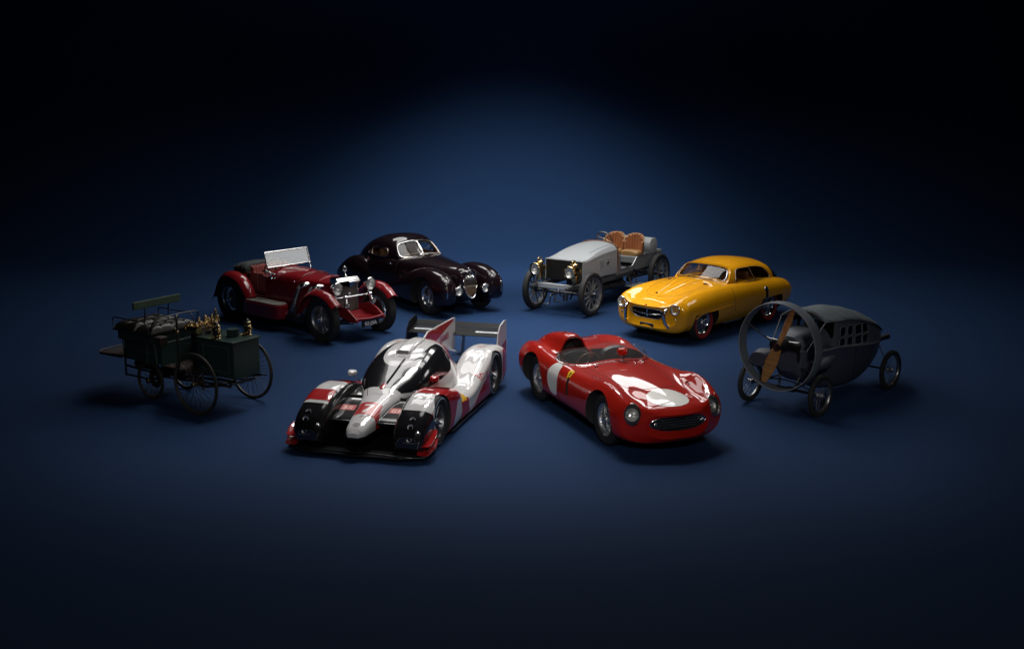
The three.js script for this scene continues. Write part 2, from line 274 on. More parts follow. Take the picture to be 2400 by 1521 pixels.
// ------------------------------------------------------------------ red open sports racer
{
  const car = thing('sports_racer', 'glossy red open two seat sports racer with white roundels and driver headrest fairing', 'car', 'vehicles on the blue studio floor', 1.453, -16.411, rad(-68.93));
  const red = paint(0.40, 0.012, 0.006);
  const secs = [
    [1.955, [[0, .25], [.28, .25, -.05], [.40, .30, -.09], [.455, .395, -.12], [.44, .47, -.115], [.36, .53, -.09], [.25, .55, -.05], [.12, .557, -.015], [0, .56]]],
    [1.90, [[0, .20], [.35, .205, -.06], [.53, .28, -.13], [.60, .40, -.16], [.585, .51, -.155], [.49, .588, -.12], [.31, .59, -.06], [.15, .597, -.02], [0, .60]]],
    [1.68, [[0, .16], [.52, .165], [.69, .26, -.02], [.745, .42, -.03], [.73, .57, -.03], [.62, .685, -.02], [.42, .632], [.2, .648], [0, .655]]],
    [1.42, [[0, .15], [.62, .16], [.76, .26], [.80, .43], [.78, .62], [.65, .79], [.45, .665], [.2, .692], [0, .703]]],
    [1.14, [[0, .15], [.66, .16], [.785, .26], [.82, .44], [.795, .66], [.655, .835], [.47, .712], [.2, .73], [0, .742]]],
    [.7, [[0, .15], [.67, .17], [.77, .27], [.79, .43], [.765, .64], [.66, .775], [.48, .745], [.2, .772], [0, .785]]],
    [.3, [[0, .15], [.67, .18], [.765, .28], [.78, .43], [.755, .63], [.665, .745], [.48, .76], [.2, .798], [0, .81]]],
    [-.1, [[0, .15], [.67, .18], [.765, .28], [.78, .43], [.755, .62], [.67, .735], [.48, .77], [.2, .808], [0, .82]]],
    [-.5, [[0, .15], [.67, .18], [.77, .28], [.785, .44], [.765, .63], [.68, .745], [.48, .775], [.2, .80], [0, .81]]],
    [-.85, [[0, .15], [.67, .18], [.78, .28], [.81, .45], [.79, .66], [.69, .79], [.48, .785], [.2, .80], [0, .81]]],
    [-1.15, [[0, .15], [.67, .18], [.79, .28], [.825, .47], [.805, .69], [.68, .83], [.48, .795], [.2, .805], [0, .815]]],
    [-1.55, [[0, .17], [.64, .19], [.76, .29], [.80, .47], [.775, .67], [.64, .805], [.45, .78], [.2, .785], [0, .79]]],
    [-1.9, [[0, .22], [.54, .24], [.66, .32], [.70, .46], [.675, .60], [.55, .715], [.38, .71], [.2, .715], [0, .715]]],
    [-2.08, [[0, .30], [.38, .31, .03], [.5, .37, .06], [.54, .46, .08], [.52, .55, .07], [.42, .62, .04], [.28, .64, .02], [.14, .645], [0, .645]]],
  ];
  const body0 = loft(secs, { nu: 110, per: 5 });
  const HL = (s) => [1.665, .53, s * .57];
  const cut = []; for (const s of [1, -1]) cut.push(latheX([[0, -.06], [.1, -.06], [.106, .3], [0, .3]], 36).scale(1, 1.28, 1).rotateZ(rad(26)).rotateY(rad(-s * 16)).translate(...HL(s)));
  for (const s of [1, -1]) { cut.push(arch(1.13, .345, .39, s * .50, s * 1.0)); cut.push(arch(-1.14, .345, .395, s * .50, s * 1.0)); }
  // cockpit opening and grille mouth
  const ck = plate(smooth2([[-.05, 0], [-.09, .35], [-.2, .55], [-.4, .645], [-.62, .63], [-.76, .50], [-.78, .3], [-.76, 0], [-.78, -.3], [-.76, -.5], [-.62, -.63], [-.4, -.645], [-.2, -.55], [-.09, -.35]], 5, true), .32, 1.2, 0);
  const mouth = extrude(ellipse(0, 0, .40, .098, 40), .5, 0).rotateY(Math.PI / 2).translate(1.72, .435, 0);
  const vents = []; for (const s of [1, -1]) vents.push(box(.08, .52, s * .80, .065, .26, .14, .02));
  const [shell, well] = carve(body0, [...cut, ck, mouth, ...vents], red, M.black);
  const body = mesh('body', shell, red, car);
  mesh('wheel_arches', well, M.black, car);
  for (const [x, s] of [[1.1405, 1], [1.1405, -1], [-1.1405, 1], [-1.1405, -1]]) wireWheel(car, { r: .34, rim: .215, w: .17, x, z: s * .635, side: s, n: 22, hubR: .045, rimMat: M.alloy, dish: .35, ribs: 3 });
  // grille: oval trim, egg-crate bars, two small round lamps
  const gr = group('grille', car); const gx = 1.83;
  const ring = []; for (let i = 0; i < 40; i++) { const a = i / 40 * 2 * Math.PI, z = .40 * Math.cos(a); ring.push([1.925 - .35 * z * z - .025, .435 + .10 * Math.sin(a), z]); }
  mesh('trim', tube(ring, .009, 80, 8, true), M.chrome, gr);
  for (let i = -2; i <= 2; i++) { const y = .435 + i * .034, hw = .385 * Math.sqrt(Math.max(0, 1 - (i * .034 / .1) ** 2)); mesh('bar', box(gx, y, 0, .03, .004, hw * 2, .001), M.alloy, gr); }
  for (let i = -10; i <= 10; i++) { const z = i * .037, hh = .097 * Math.sqrt(Math.max(0, 1 - (z / .4) ** 2)); mesh('upright', box(gx - .003, .435, z, .03, hh * 2, .003, .001), M.steel, gr); }
  mesh('backing', extrude(ellipse(0, 0, .40, .098, 32), .004, 0).rotateY(Math.PI / 2).translate(1.74, .435, 0), M.black, gr);
  for (const s of [1, -1]) { const l = group('fog_lamp', car); mesh('shell', latheX([[0, -.03], [.024, -.02], [.03, .01], [.026, .014]], 20).translate(1.865, .435, s * .335), M.chrome, l); mesh('lens', latheX([[.026, .012], [.02, .018], [0, .021]], 20).translate(1.866, .435, s * .335), M.lens, l); }
  // headlights behind clear covers, recessed in bright bowls
  for (const s of [1, -1]) {
    const l = group('headlight', car), at = (g) => g.rotateZ(rad(26)).rotateY(rad(-s * 16)).translate(...HL(s));
    mesh('surround', at(latheX([[.104, .075], [.113, .07], [.108, .05], [.094, -.01], [.09, -.03]], 36).scale(1, 1.28, 1)), metal(.62, .62, .62, .3), l);
    mesh('reflector', at(latheX([[.0, -.02], [.05, -.012], [.082, .012], [.086, .02]], 32)), M.bowl, l);
    mesh('bulb_shield', at(merge([ball(.02, 0, 0, .022), bar([.02, 0, -.085], [.02, 0, .085], .004)])), M.steel, l);
    mesh('lens', at(latheX([[.103, .072], [.09, .088], [.055, .102], [0, .108]], 32).scale(1, 1.28, 1)), M.lens, l);
  }
  // headrest fairing behind the driver
  const bell = (x, h, w, y0) => [x, [[0, .70], [w * .6, .70], [w, .70], [w * .98, y0], [w * .80, y0 + h * .12], [w * .62, y0 + h * .42], [w * .46, y0 + h * .78], [w * .25, y0 + h * .97], [0, y0 + h]]];
  const hr0 = loft([bell(-.70, .255, .30, .79), bell(-.78, .262, .30, .795), bell(-1.0, .235, .30, .80), bell(-1.35, .17, .27, .80), bell(-1.7, .085, .20, .75), bell(-2.0, .01, .08, .66)], { nu: 40, per: 5, z0: .33 });
  const hollow = loft([bell(-.6, .24, .275, .775), bell(-.70, .235, .275, .78), bell(-.85, .20, .25, .78), bell(-.95, .12, .2, .77)], { nu: 16, per: 5, z0: .33 });
  const [hrs, hri] = carve(hr0, [hollow], red, M.black);
  const hr = mesh('headrest_fairing', hrs, red, car); mesh('headrest_pad', hri, flat(.012, .010, .010, .6), car);
  // cockpit: seats, wheel, mirror, dash
  for (const s of [1, -1]) { const seat = group('seat', car); const lm = flat(.02, .02, .021, .5);
    mesh('cushion', box(-.42, .40, s * .32, .46, .12, .42, .05), lm, seat);
    mesh('backrest', loft([[-.60, [[0, .42], [.2, .42], [.23, .6], [.2, .78], [.1, .83], [0, .84]]], [-.68, [[0, .42], [.22, .42], [.245, .6], [.21, .79], [.1, .845], [0, .855]]]], { nu: 4, z0: s * .32 }), lm, seat); }
  const sw = group('steering_wheel', car); sw.position.set(-.2, .76, .33); sw.rotation.z = rad(-25);
  mesh('rim', new THREE.TorusGeometry(.17, .012, 10, 40).rotateY(Math.PI / 2), flat(.10, .045, .02, .4), sw);
  mesh('spokes', [bar([0, 0, 0], [0, .165, 0], .008), bar([0, 0, 0], [0, -.09, .14], .008), bar([0, 0, 0], [0, -.09, -.14], .008)], M.alloy, sw);
  // wrap-round plastic screen with bright base strip
  const base = smooth2([[-.62, .655], [-.40, .665], [-.16, .60], [-.0, .40], [.05, .15], [.055, -.1], [.0, -.38], [-.14, -.57], [-.32, -.64]], 6);
  const P = [], Q = []; const nb = base.length; const ws = group('windscreen', car);
  base.forEach(([x, z], i) => { const u = i / (nb - 1); const h = hit(body, [x + .03, 2, z], [0, -1, 0]); const y = h ? h.p.y : .8; const rise = .235 * Math.pow(Math.sin(Math.PI * Math.min(1, Math.max(0, u * .96 + .02))), .6) + .01; P.push([x + .02, y + .003, z * 1.01]); Q.push([x - rise * .55, y + rise, z * .97]); });
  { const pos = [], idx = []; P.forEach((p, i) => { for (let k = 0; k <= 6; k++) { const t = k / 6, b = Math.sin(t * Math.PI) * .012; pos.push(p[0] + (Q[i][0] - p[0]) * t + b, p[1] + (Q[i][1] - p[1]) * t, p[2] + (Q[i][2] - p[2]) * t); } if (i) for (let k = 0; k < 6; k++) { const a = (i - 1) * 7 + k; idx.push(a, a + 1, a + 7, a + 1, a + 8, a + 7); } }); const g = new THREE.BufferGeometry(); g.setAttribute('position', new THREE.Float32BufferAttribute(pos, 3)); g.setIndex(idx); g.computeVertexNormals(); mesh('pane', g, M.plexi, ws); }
  mesh('base_strip', tube(P, .008, 80, 6), M.chrome, ws);
  const mir = group('mirror', car); mesh('stalk', bar([.10, .79, -.08], [.07, .90, -.08], .008), M.chrome, mir); mesh('shell', loft([[.15, [[0, .925], [.02, .93], [.03, .945], [.02, .96], [0, .965]]], [.10, [[0, .895], [.05, .905], [.07, .945], [.05, .985], [0, .995]]], [.04, [[0, .89], [.055, .90], [.078, .945], [.055, .99], [0, 1.0]]]], { nu: 12, z0: -.08 }), red, mir);
  // joints, latches, strap
  seam('bonnet_joint', body, [[.02, 2, .47], [.6, 2, .42], [1.1, 2, .34], [1.22, 2, .22], [1.25, 2, 0], [1.22, 2, -.22], [1.1, 2, -.34], [.6, 2, -.42], [.02, 2, -.47]], [0, -1, 0], M.black, car);
  seam('door_joint', body, [[-.16, .66, 2], [-.18, .4, 2], [-.14, .25, 2]], [0, 0, -1], M.black, car);
  seam('door_joint', body, [[-.62, .68, 2], [-.63, .45, 2], [-.55, .27, 2]], [0, 0, -1], M.black, car);
  for (const [x, z] of [[.15, .36], [.15, -.36], [.2, -.22]]) { const h = hit(body, [x, 2, z], [0, -1, 0]); mesh('bonnet_catch', merge([box(0, 0, 0, .07, .02, .035, .008), cyl(.02, .012, 0, .014, .016)]).translate(h.p.x, h.p.y + .006, h.p.z), M.chrome, car); }
  // white roundels, shield
  const white = paint(.62, .62, .60);
  const round = canvas(512, 512, (c) => { c.clearRect(0, 0, 512, 512); c.fillStyle = '#eceae4'; c.beginPath(); c.arc(256, 256, 252, 0, 7); c.fill(); });
  const wm = new THREE.MeshPhysicalMaterial({ map: round, transparent: true, alphaTest: .5, roughness: .5, clearcoat: 1, clearcoatRoughness: .05, polygonOffset: true, polygonOffsetFactor: -2 });
  const half = canvas(512, 512, (c) => { c.clearRect(0, 0, 512, 512); c.fillStyle = '#e4e4e0'; c.save(); c.beginPath(); c.rect(0, 0, 405, 512); c.clip(); c.beginPath(); c.ellipse(270, 256, 262, 252, 0, 0, 7); c.fill(); c.restore(); });
  const hm = new THREE.MeshPhysicalMaterial({ map: half, transparent: true, alphaTest: .5, roughness: .5, clearcoat: 1, clearcoatRoughness: .05, polygonOffset: true, polygonOffsetFactor: -2 });
  decal('white_roundel', body, [1.56, 2, 0], [0, -1, 0], [1, 0, 0], .56, .54, wm, car, .5);
  decal('white_roundel', body, [-.38, .52, 2], [0, 0, -1], [0, 1, 0], .42, .46, hm, car, .5);
  decal('white_roundel', body, [-.38, .52, -2], [0, 0, 1], [0, 1, 0], .42, .46, wm, car, .5);
  const shield = canvas(256, 320, (c) => { c.clearRect(0, 0, 256, 320); c.fillStyle = '#f2c21a'; c.beginPath(); c.moveTo(14, 24); c.quadraticCurveTo(128, 0, 242, 24); c.quadraticCurveTo(246, 230, 128, 312); c.quadraticCurveTo(10, 230, 14, 24); c.fill(); c.fillStyle = '#0a0a0a'; c.lineWidth = 14; c.strokeStyle = '#0a0a0a'; c.beginPath(); c.moveTo(120, 80); c.quadraticCurveTo(160, 60, 165, 105); c.quadraticCurveTo(150, 150, 165, 170); c.quadraticCurveTo(140, 190, 118, 165); c.quadraticCurveTo(100, 120, 120, 80); c.fill(); for (const l of [[120, 110, 84, 96, 90, 130], [124, 150, 84, 160, 92, 190], [140, 175, 130, 215, 108, 250], [158, 168, 175, 205, 160, 245], [160, 150, 200, 120, 190, 80]]) { c.beginPath(); c.moveTo(l[0], l[1]); c.quadraticCurveTo(...l.slice(2)); c.stroke(); } });
  decal('shield_badge', body, [.06, 1.12, 2], [0, -.35, -1], [0, 1, -.35], .14, .17, new THREE.MeshPhysicalMaterial({ map: shield, transparent: true, alphaTest: .5, roughness: .5, clearcoat: 1, polygonOffset: true, polygonOffsetFactor: -2 }), car, .4);
}

// ------------------------------------------------------------------ closed endurance prototype
{
  const car = thing('prototype_racer', 'white red and black closed endurance racing prototype with number 7, tall fin and rear wing', 'car', 'vehicles on the blue studio floor', -1.452, -16.52, rad(-105.36));
  const white = paint(.60, .59, .585), red = paint(.36, .010, .012), carbon = paint(.010, .010, .011, { roughness: .4, clearcoatRoughness: .08 }), dark = new THREE.MeshPhysicalMaterial({ color: C(.010, .010, .012), roughness: .15, clearcoat: 1, clearcoatRoughness: .02 });
  const rimM = metal(.24, .24, .25, .4);
  // central tub, canopy and engine cover
  const T = (x, yb, wb, ws, ys, wt, yt, wm, ym, y0) => [x, [[0, yb], [wb, yb], [ws, ys], [wt, yt], [wm, ym], [0, y0]]];
  const tub0 = loft([
    T(2.10, .26, .05, .075, .285, .07, .315, .035, .335, .34), T(2.05, .235, .085, .115, .29, .105, .345, .055, .375, .38), T(1.9, .22, .11, .15, .32, .135, .40, .07, .435, .442),
    T(1.5, .2, .14, .19, .39, .17, .50, .09, .545, .555), T(1.12, .18, .2, .275, .42, .255, .57, .15, .635, .648), T(.82, .15, .3, .41, .44, .40, .62, .29, .728, .757),
    T(.45, .12, .38, .51, .46, .48, .70, .35, .86, .897), T(.1, .1, .42, .58, .45, .50, .735, .36, .925, .972), T(-.3, .1, .42, .60, .45, .49, .735, .33, .94, .993), T(-.65, .1, .4, .50, .44, .41, .70, .23, .90, .955),
    T(-1.1, .1, .34, .40, .42, .31, .60, .16, .75, .80), T(-1.6, .12, .24, .28, .38, .22, .48, .1, .58, .62), T(-2.05, .16, .15, .18, .32, .13, .40, .06, .45, .47)], { nu: 90, per: 6 });
  const tub = mesh('body', tub0, white, car);
  const glassPrism = slab([[1.06, .60], [.7, .565], [.3, .60], [-.15, .645], [-.42, .74], [-.44, .86], [-.36, .97], [-.1, 1.1], [1.06, 1.1]], -1, 1, 0);
  mesh('windscreen', csg(skin(tub0, .003, glassPrism), [plate(smooth2([[.60, 0], [.57, .12], [.46, .21], [.25, .26], [-.2, .27], [-.6, .27]], 4).concat(smooth2([[-.6, -.27], [-.2, -.27], [.25, -.26], [.46, -.21], [.57, -.12]], 4)), .6, 1.3, 0)]), dark, car);
  mesh('nose_underside', skin(tub0, .0025, slab([[2.3, .0], [2.3, .275], [1.9, .285], [1.2, .30], [.9, .30], [.9, .0]], -1, 1, 0)), carbon, car);
  mesh('engine_cover_flank', skin(tub0, .003, slab([[-.58, .30], [-.52, .72], [-.75, .80], [-1.2, .66], [-2.1, .42], [-2.1, .2]], -1, 1, 0)), carbon, car);
  mesh('red_stripe', skin(tub0, .003, slab([[-.40, .50], [-.46, .78], [-.62, .88], [-.68, 1.1], [-1.25, 1.1], [-1.2, .70], [-.75, .82], [-.56, .74], [-.5, .5]], -1, 1, 0)), red, car);
  // splitter and floor
  mesh('splitter', plate(smooth2([[2.02, .93], [2.06, .80], [2.12, .62], [2.13, .3], [2.15, 0], [2.13, -.3], [2.12, -.62], [2.06, -.80], [2.02, -.93]], 4).concat([[1.55, -.93], [1.45, -.7], [1.45, .7], [1.55, .93]]), .045, .07, .004), carbon, car);
  mesh('splitter_edge', tube([[2.025, .075, .93], [2.07, .07, .80], [2.125, .085, .6], [2.14, .10, .3], [2.155, .105, 0], [2.14, .10, -.3], [2.125, .085, -.6], [2.07, .07, -.80], [2.025, .075, -.93]], .012, 60, 8), carbon, car);
  mesh('floor_plate', plate([[1.5, .60], [.85, .62], [.80, .90], [-.80, .90], [-.9, .62], [-2.15, .62], [-2.15, -.62], [-.9, -.62], [-.80, -.90], [.80, -.90], [.85, -.62], [1.5, -.60]], .04, .065), carbon, car);
  for (const s of [1, -1]) {
    const side = s < 0 ? 'left' : 'right';
    // front fender pod
    const F = (x, w, yb, ym, yt) => [x, [[0, yb], [w * .85, yb], [w, yb + .05], [w * 1.02, ym], [w * .93, yt - .07], [w * .62, yt - .008], [0, yt]]];
    const z0 = s * .685;
    const f0 = loft([F(2.0, .15, .17, .24, .30), F(1.97, .185, .13, .26, .38), F(1.88, .21, .10, .30, .475), F(1.7, .222, .09, .36, .575), F(1.45, .228, .09, .4, .665), F(1.2, .23, .09, .42, .695), F(.9, .228, .09, .4, .67), F(.65, .222, .09, .38, .605), F(.4, .205, .09, .32, .53), F(.2, .17, .10, .24, .42)], { nu: 60, per: 6, z0 });
    const louver = plate(smooth2([[.96, s * .685 + .13], [.96, s * .685 - .13], [.62, s * .685 - .12], [.60, s * .685 + .12]], 3, true), .55, .9, 0);
    const inlet = box(1.75, .20, z0 - s * .3, .8, .2, .3, .02);
    const [fs, fw] = carve(f0, [arch(1.28, .334, .345, s * .57, s * 1.2), louver], white, M.black);
    const f = mesh('front_fender', fs, white, car); mesh('front_wheel_arch', fw, M.black, car);
    const wc = (g) => csg(g, [arch(1.28, .334, .346, s * .57, s * 1.2), louver]);
    // red rear and outer face, dark lamp glass wrapped round the front, black inner flank
    mesh('fender_red_panel', wc(skin(f0, .0025, slab(s < 0 ? [[1.56, .30], [1.54, .46], [1.50, .56], [1.30, .60], [1.24, .8], [.1, .8], [.1, .46], [.62, .42], [.90, .05], [1.2, .05]] : [[1.62, .40], [1.66, .8], [1.40, .8], [1.36, .42], [1.22, .40], [.9, .8], [.1, .8], [.1, .46], [.62, .42], [.90, .05], [1.2, .05]], -1.2, 1.2, 0))), red, car);
    mesh('headlight_glass', wc(skin(f0, .003, slab([[2.1, .10], [2.1, .6], [1.74, .62], [1.62, .50], [1.60, .30], [1.62, .12]], -1.2, 1.2, 0))), dark, car);
    mesh('fender_black_flank', wc(skin(f0, .004, box(1.35, .36, s * .44, 1.5, .62, .16, .01))), carbon, car);
    const h = group('headlight', car);
    for (const [y, r] of [[.50, .034], [.43, .034], [.28, .03]]) { const k = hit(f, [3, y, z0 + s * .03], [-1, 0, 0]); if (k) { mesh('lamp', latheX([[0, -.01], [r * .7, -.004], [r, .006], [r * 1.06, .004]], 24).rotateZ(rad(20)).translate(k.p.x + .004, k.p.y, k.p.z), M.bowl, h); mesh('lamp_bar', box(k.p.x + .004, k.p.y - r - .012, k.p.z, .012, .006, .17, .002), M.alloy, h); } }
    // black ramp between nose and fender
    { const pts = [[1.72, .375], [1.66, .40], [1.5, .44], [1.25, .50], [.95, .545], [.75, .56]]; const c = smooth2(pts, 5); mesh('ramp', slab(c.concat(c.slice().reverse().map(([x, y]) => [x, y - .014])), s > 0 ? .08 : -.50, s > 0 ? .50 : -.08, .002), carbon, car); }
    mesh('ramp_lip', box(1.715, .375, s * .31, .03, .012, .36, .004), carbon, car);
    mesh('duct_back', box(1.1, .3, s * .36, .03, .5, .36, .004), M.black, car);
    // canards on the corner
    mesh('dive_plane', loft([[1.62, [[0, .30], [.05, .315], [.055, .325], [0, .315]]], [1.8, [[0, .25], [.09, .275], [.1, .288], [0, .262]]], [1.98, [[0, .19], [.07, .20], [.075, .21], [0, .20]]]], { nu: 14, z0: s * .905 }), red, car);
    mesh('dive_plane', loft([[1.6, [[0, .17], [.06, .19], [.065, .2], [0, .182]]], [1.85, [[0, .12], [.1, .14], [.11, .152], [0, .132]]], [2.03, [[0, .095], [.07, .10], [.075, .11], [0, .105]]]], { nu: 14, z0: s * .90 }), red, car);
    mesh('end_fence', slab([[2.02, .07], [1.95, .13], [1.62, .22], [1.56, .07]], s * .925 - .006, s * .925 + .006, .002), carbon, car);
    // side pod and rear fender
    const R = (x, w, yb, ym, yt, top = .62) => [x, [[0, yb], [w * .9, yb], [w, yb + .05], [w * 1.0, ym], [w * .96, yt - .07], [w * top, yt - .006], [0, yt]]];
    const zr = s * .655;
    const r0 = loft([R(.55, .17, .12, .2, .36), R(.42, .215, .09, .22, .395), R(.1, .235, .08, .22, .39), R(-.25, .24, .08, .24, .405), R(-.55, .243, .08, .28, .49), R(-.85, .245, .08, .34, .61), R(-1.15, .247, .08, .38, .70), R(-1.5, .247, .1, .38, .705), R(-1.85, .24, .14, .36, .63), R(-1.95, .225, .18, .36, .585)], { nu: 70, per: 6, z0: zr });
    const rc = arch(-1.28, .334, .345, s * .56, s * 1.2);
    const [rs, rw] = carve(r0, [rc], white, M.black);
    const rf = mesh('rear_fender', rs, white, car); mesh('rear_wheel_arch', rw, M.black, car);
    mesh('sill_red_panel', csg(skin(r0, .0025, slab([[-.02, .03], [-.30, .20], [-.62, .34], [-.92, .42], [-1.0, .50], [-1.0, .02]], -1.2, 1.2, 0)), [rc]), red, car);
    mesh('tail_red_panel', csg(skin(r0, .0025, slab([[-1.62, .05], [-1.66, .60], [-2.1, .62], [-2.1, .05]], -1.2, 1.2, 0)), [rc]), red, car);
    mesh('number_panel', skin(r0, .0028, slab([[.60, .05], [.60, .36], [.40, .385], [.06, .33], [.02, .05]], -1.2, 1.2, 0)), red, car);
    mesh('yellow_panel', skin(r0, .0034, slab([[.34, .33], [.34, .5], [.12, .5], [.12, .30]], -1.2, 1.2, 0)), paint(.60, .34, .02), car);
    mesh('channel_floor', plate([[-.5, s * .2], [-.5, s * .5], [-2.0, s * .46], [-2.0, s * .1]], .40, .42), carbon, car);
    // wheels
    for (const x of [1.28, -1.28]) {
      const w = group('wheel', car); w.position.set(x, .332, s * .755); w.rotation.y = s > 0 ? 0 : Math.PI; const h = .145;
      mesh('tyre', tyreGeo(.332, .228, .29, 0), M.rubber, w);
      mesh('tyre_lettering', latheZ([[.292, .1435], [.304, .1405]], 48), flat(.25, .4, .55, .6), w);
      mesh('rim', latheZ([[.236, h * .82], [.24, h * .76], [.226, h * .66], [.205, h * .2], [.2, -h * .5]], 48), rimM, w);
      for (let k = 0; k < 12; k++) { const a = k / 12 * 2 * Math.PI; mesh('spoke', bar([.035 * Math.cos(a), .035 * Math.sin(a), h * .42], [.215 * Math.cos(a + .06), .215 * Math.sin(a + .06), h * .62], .013, .009, 6), rimM, w); }
      mesh('hub', latheZ([[0, h * .75], [.022, h * .74], [.03, h * .6], [.05, h * .5], [.055, h * .2], [0, h * .2]], 24), M.alloy, w);
      mesh('brake_disc', cyl(0, 0, -.02, .17, .03, 'z'), M.iron, w);
    }
    // mirror and mirror stalk
    const mi = group('mirror', car); mesh('stalk', bar([.62, .60, s * .50], [.66, .70, s * .58], .008, .006), carbon, mi); mesh('shell', loft([[.74, [[0, .705], [.02, .71], [.03, .73], [.02, .748], [0, .752]]], [.68, [[0, .69], [.05, .70], [.062, .73], [.05, .76], [0, .765]]], [.64, [[0, .69], [.05, .70], [.064, .73], [.05, .76], [0, .765]]]], { nu: 8, z0: s * .60 }), s < 0 ? red : white, mi);
  }
  // roof scoop with the camera, wiper, aerial, nose tow mark
  const sc = group('roof_scoop', car);
  { const [a, b] = carve(loft([[.26, [[0, .92], [.09, .92], [.105, .95], [.095, .985], [0, .992]]], [.0, [[0, .92], [.10, .92], [.115, .97], [.10, 1.015], [0, 1.03]]], [-.35, [[0, .92], [.09, .92], [.1, .97], [.085, 1.02], [0, 1.04]]], [-.62, [[0, .88], [.05, .88], [.06, .92], [.05, .95], [0, .97]]]], { nu: 24 }), [box(.24, .957, 0, .12, .042, .15, .012)], white, M.black); mesh('shell', a, white, sc); mesh('mouth', b, M.black, sc); }
  const wi = group('wiper', car); mesh('cowl', loft([[1.10, [[0, .63], [.02, .63], [.03, .655], [0, .665]]], [1.0, [[0, .63], [.05, .63], [.06, .665], [0, .70]]], [.9, [[0, .66], [.03, .66], [.03, .69], [0, .71]]]], { nu: 8 }), red, wi);
  { const q = []; for (let i = 0; i <= 8; i++) { const t = i / 8, k = hit(tub, [.98 - .55 * t, 2, -.03 - .06 * t], [0, -1, 0]); q.push([k.p.x, k.p.y + .016, k.p.z]); } mesh('arm', tube(q, .009, 20, 6), M.black, wi); }
  mesh('aerial', bar([1.28, .60, .13], [1.20, .80, .14], .004, .002), M.black, car);
  // fin, wing, end plates
  const fin0 = slab([[-.62, .80], [-.60, .97], [-.78, 1.03], [-1.98, .995], [-2.05, .985], [-2.05, .50], [-1.6, .55]], -.012, .012, .005);
  const fin = mesh('fin', fin0, white, car);
  for (const s of [1, -1]) mesh('fin_red_panel', slab([[-.605, .96], [-.78, 1.025], [-1.99, .99], [-1.93, .955], [-1.2, .83], [-.9, .80], [-.7, .80]], s * .0135 - .001, s * .0135 + .001, 0), red, car);
  const wing = group('rear_wing', car);
  const wingMat = new THREE.MeshPhysicalMaterial({ color: C(.012, .012, .013), roughness: .5, specularIntensity: .1 });
  mesh('main_plane', slab(smooth2([[-1.93, .735], [-1.98, .755], [-2.1, .77], [-2.25, .785], [-2.24, .775], [-2.1, .745], [-1.98, .725]], 4, true), -.735, .735, .001), wingMat, wing);
  mesh('flap', slab(smooth2([[-2.25, .79], [-2.33, .825], [-2.4, .85], [-2.39, .838], [-2.3, .80]], 3, true), -.735, .735, .001), wingMat, wing);
  for (const s of [1, -1]) { mesh('end_plate', slab([[-1.86, .33], [-1.87, .62], [-1.93, .80], [-2.05, .90], [-2.28, .935], [-2.38, .92], [-2.40, .40], [-2.3, .26], [-1.95, .24]], s * .75 - .009, s * .75 + .009, .003), s < 0 ? white : wingMat, wing); mesh('pylon', slab([[-1.95, .42], [-2.05, .74], [-2.2, .74], [-2.12, .42]], s * .13 - .006, s * .13 + .006, .002), carbon, wing); }
  mesh('end_plate_red_panel', slab([[-1.90, .26], [-1.90, .52], [-2.36, .62], [-2.36, .30]], -.7625, -.7605, 0), red, wing);
  // printing
  const sans = (px) => 'bold ' + px + 'px sans-serif';
  decal('number_seven', tub, [1.60, 2, 0], [0, -1, 0], [-1, 0, 0], .42, .30, stick(canvas(512, 360, (c) => { c.fillStyle = '#b51c22'; c.beginPath(); c.moveTo(30, 360); c.lineTo(482, 360); c.lineTo(440, 0); c.lineTo(72, 0); c.fill(); c.fillStyle = '#f1eeea'; c.font = sans(330); c.textAlign = 'center'; c.textBaseline = 'middle'; c.fillText('7', 262, 190); })), car, .5);
  decal('nose_script', tub, [1.80, 2, 0], [0, -1, 0], [-1, 0, 0], .22, .12, stick(text('⌁ JAFI', 256, 128, '#8a2a2e', null, sans(54))), car, .4);
  decal('nose_emblem', tub, [1.98, 2, 0], [0, -1, 0], [-1, 0, 0], .13, .09, stick(canvas(256, 172, (c) => { c.clearRect(0, 0, 256, 170); c.strokeStyle = '#15151a'; c.lineWidth = 10; for (const [rx, ry, y] of [[92, 60, 85], [30, 54, 85], [66, 24, 56]]) { c.beginPath(); c.ellipse(128, y, rx, ry, 0, 0, 7); c.stroke(); } })), car, .12);
  decal('windscreen_script', tub, [.36, 2, 0], [0, -1, 0], [-1, 0, 0], .42, .10, stick(text('CA • DIFIEIO', 512, 110, '#8f9095', null, sans(62))), car, .5);
  decal('roof_script', tub, [.27, 2, .05], [0, -1, 0], [-1, 0, 0], .20, .06, stick(text('TP = 3R', 256, 70, '#77787c', null, sans(44))), car, .5);
  decal('bonnet_script', tub, [1.22, 2, 0], [0, -1, 0], [-1, 0, 0], .30, .07, stick(text('Cocaline~', 384, 80, '#9a9a9e', null, 'italic 56px serif')), car, .4);
  for (const s of [1, -1]) {
    const by = (n) => car.children.filter((c) => c.name === n && Math.sign(c.geometry.boundingSphere ? c.geometry.boundingSphere.center.z : (c.geometry.computeBoundingSphere(), c.geometry.boundingSphere.center.z)) === s)[0];
    const rp = by('ramp'); decal('ramp_initials', rp, [1.42, 2, s * .34], [0, -1, 0], [-1, 0, 0], .20, .13, stick(text(s > 0 ? '5R' : 'GR', 256, 170, '#e8b6ac', '#b4423c', sans(150), { dy: 8 })), car, .3);
    const rf = by('rear_fender'), fr = by('front_fender');
    decal('rear_fender_initials', rf, [-1.35, 2, s * .66], [0, -1, 0], [-1, 0, 0], .20, .12, stick(text('GR', 256, 150, '#c88', null, sans(130))), car, .3);
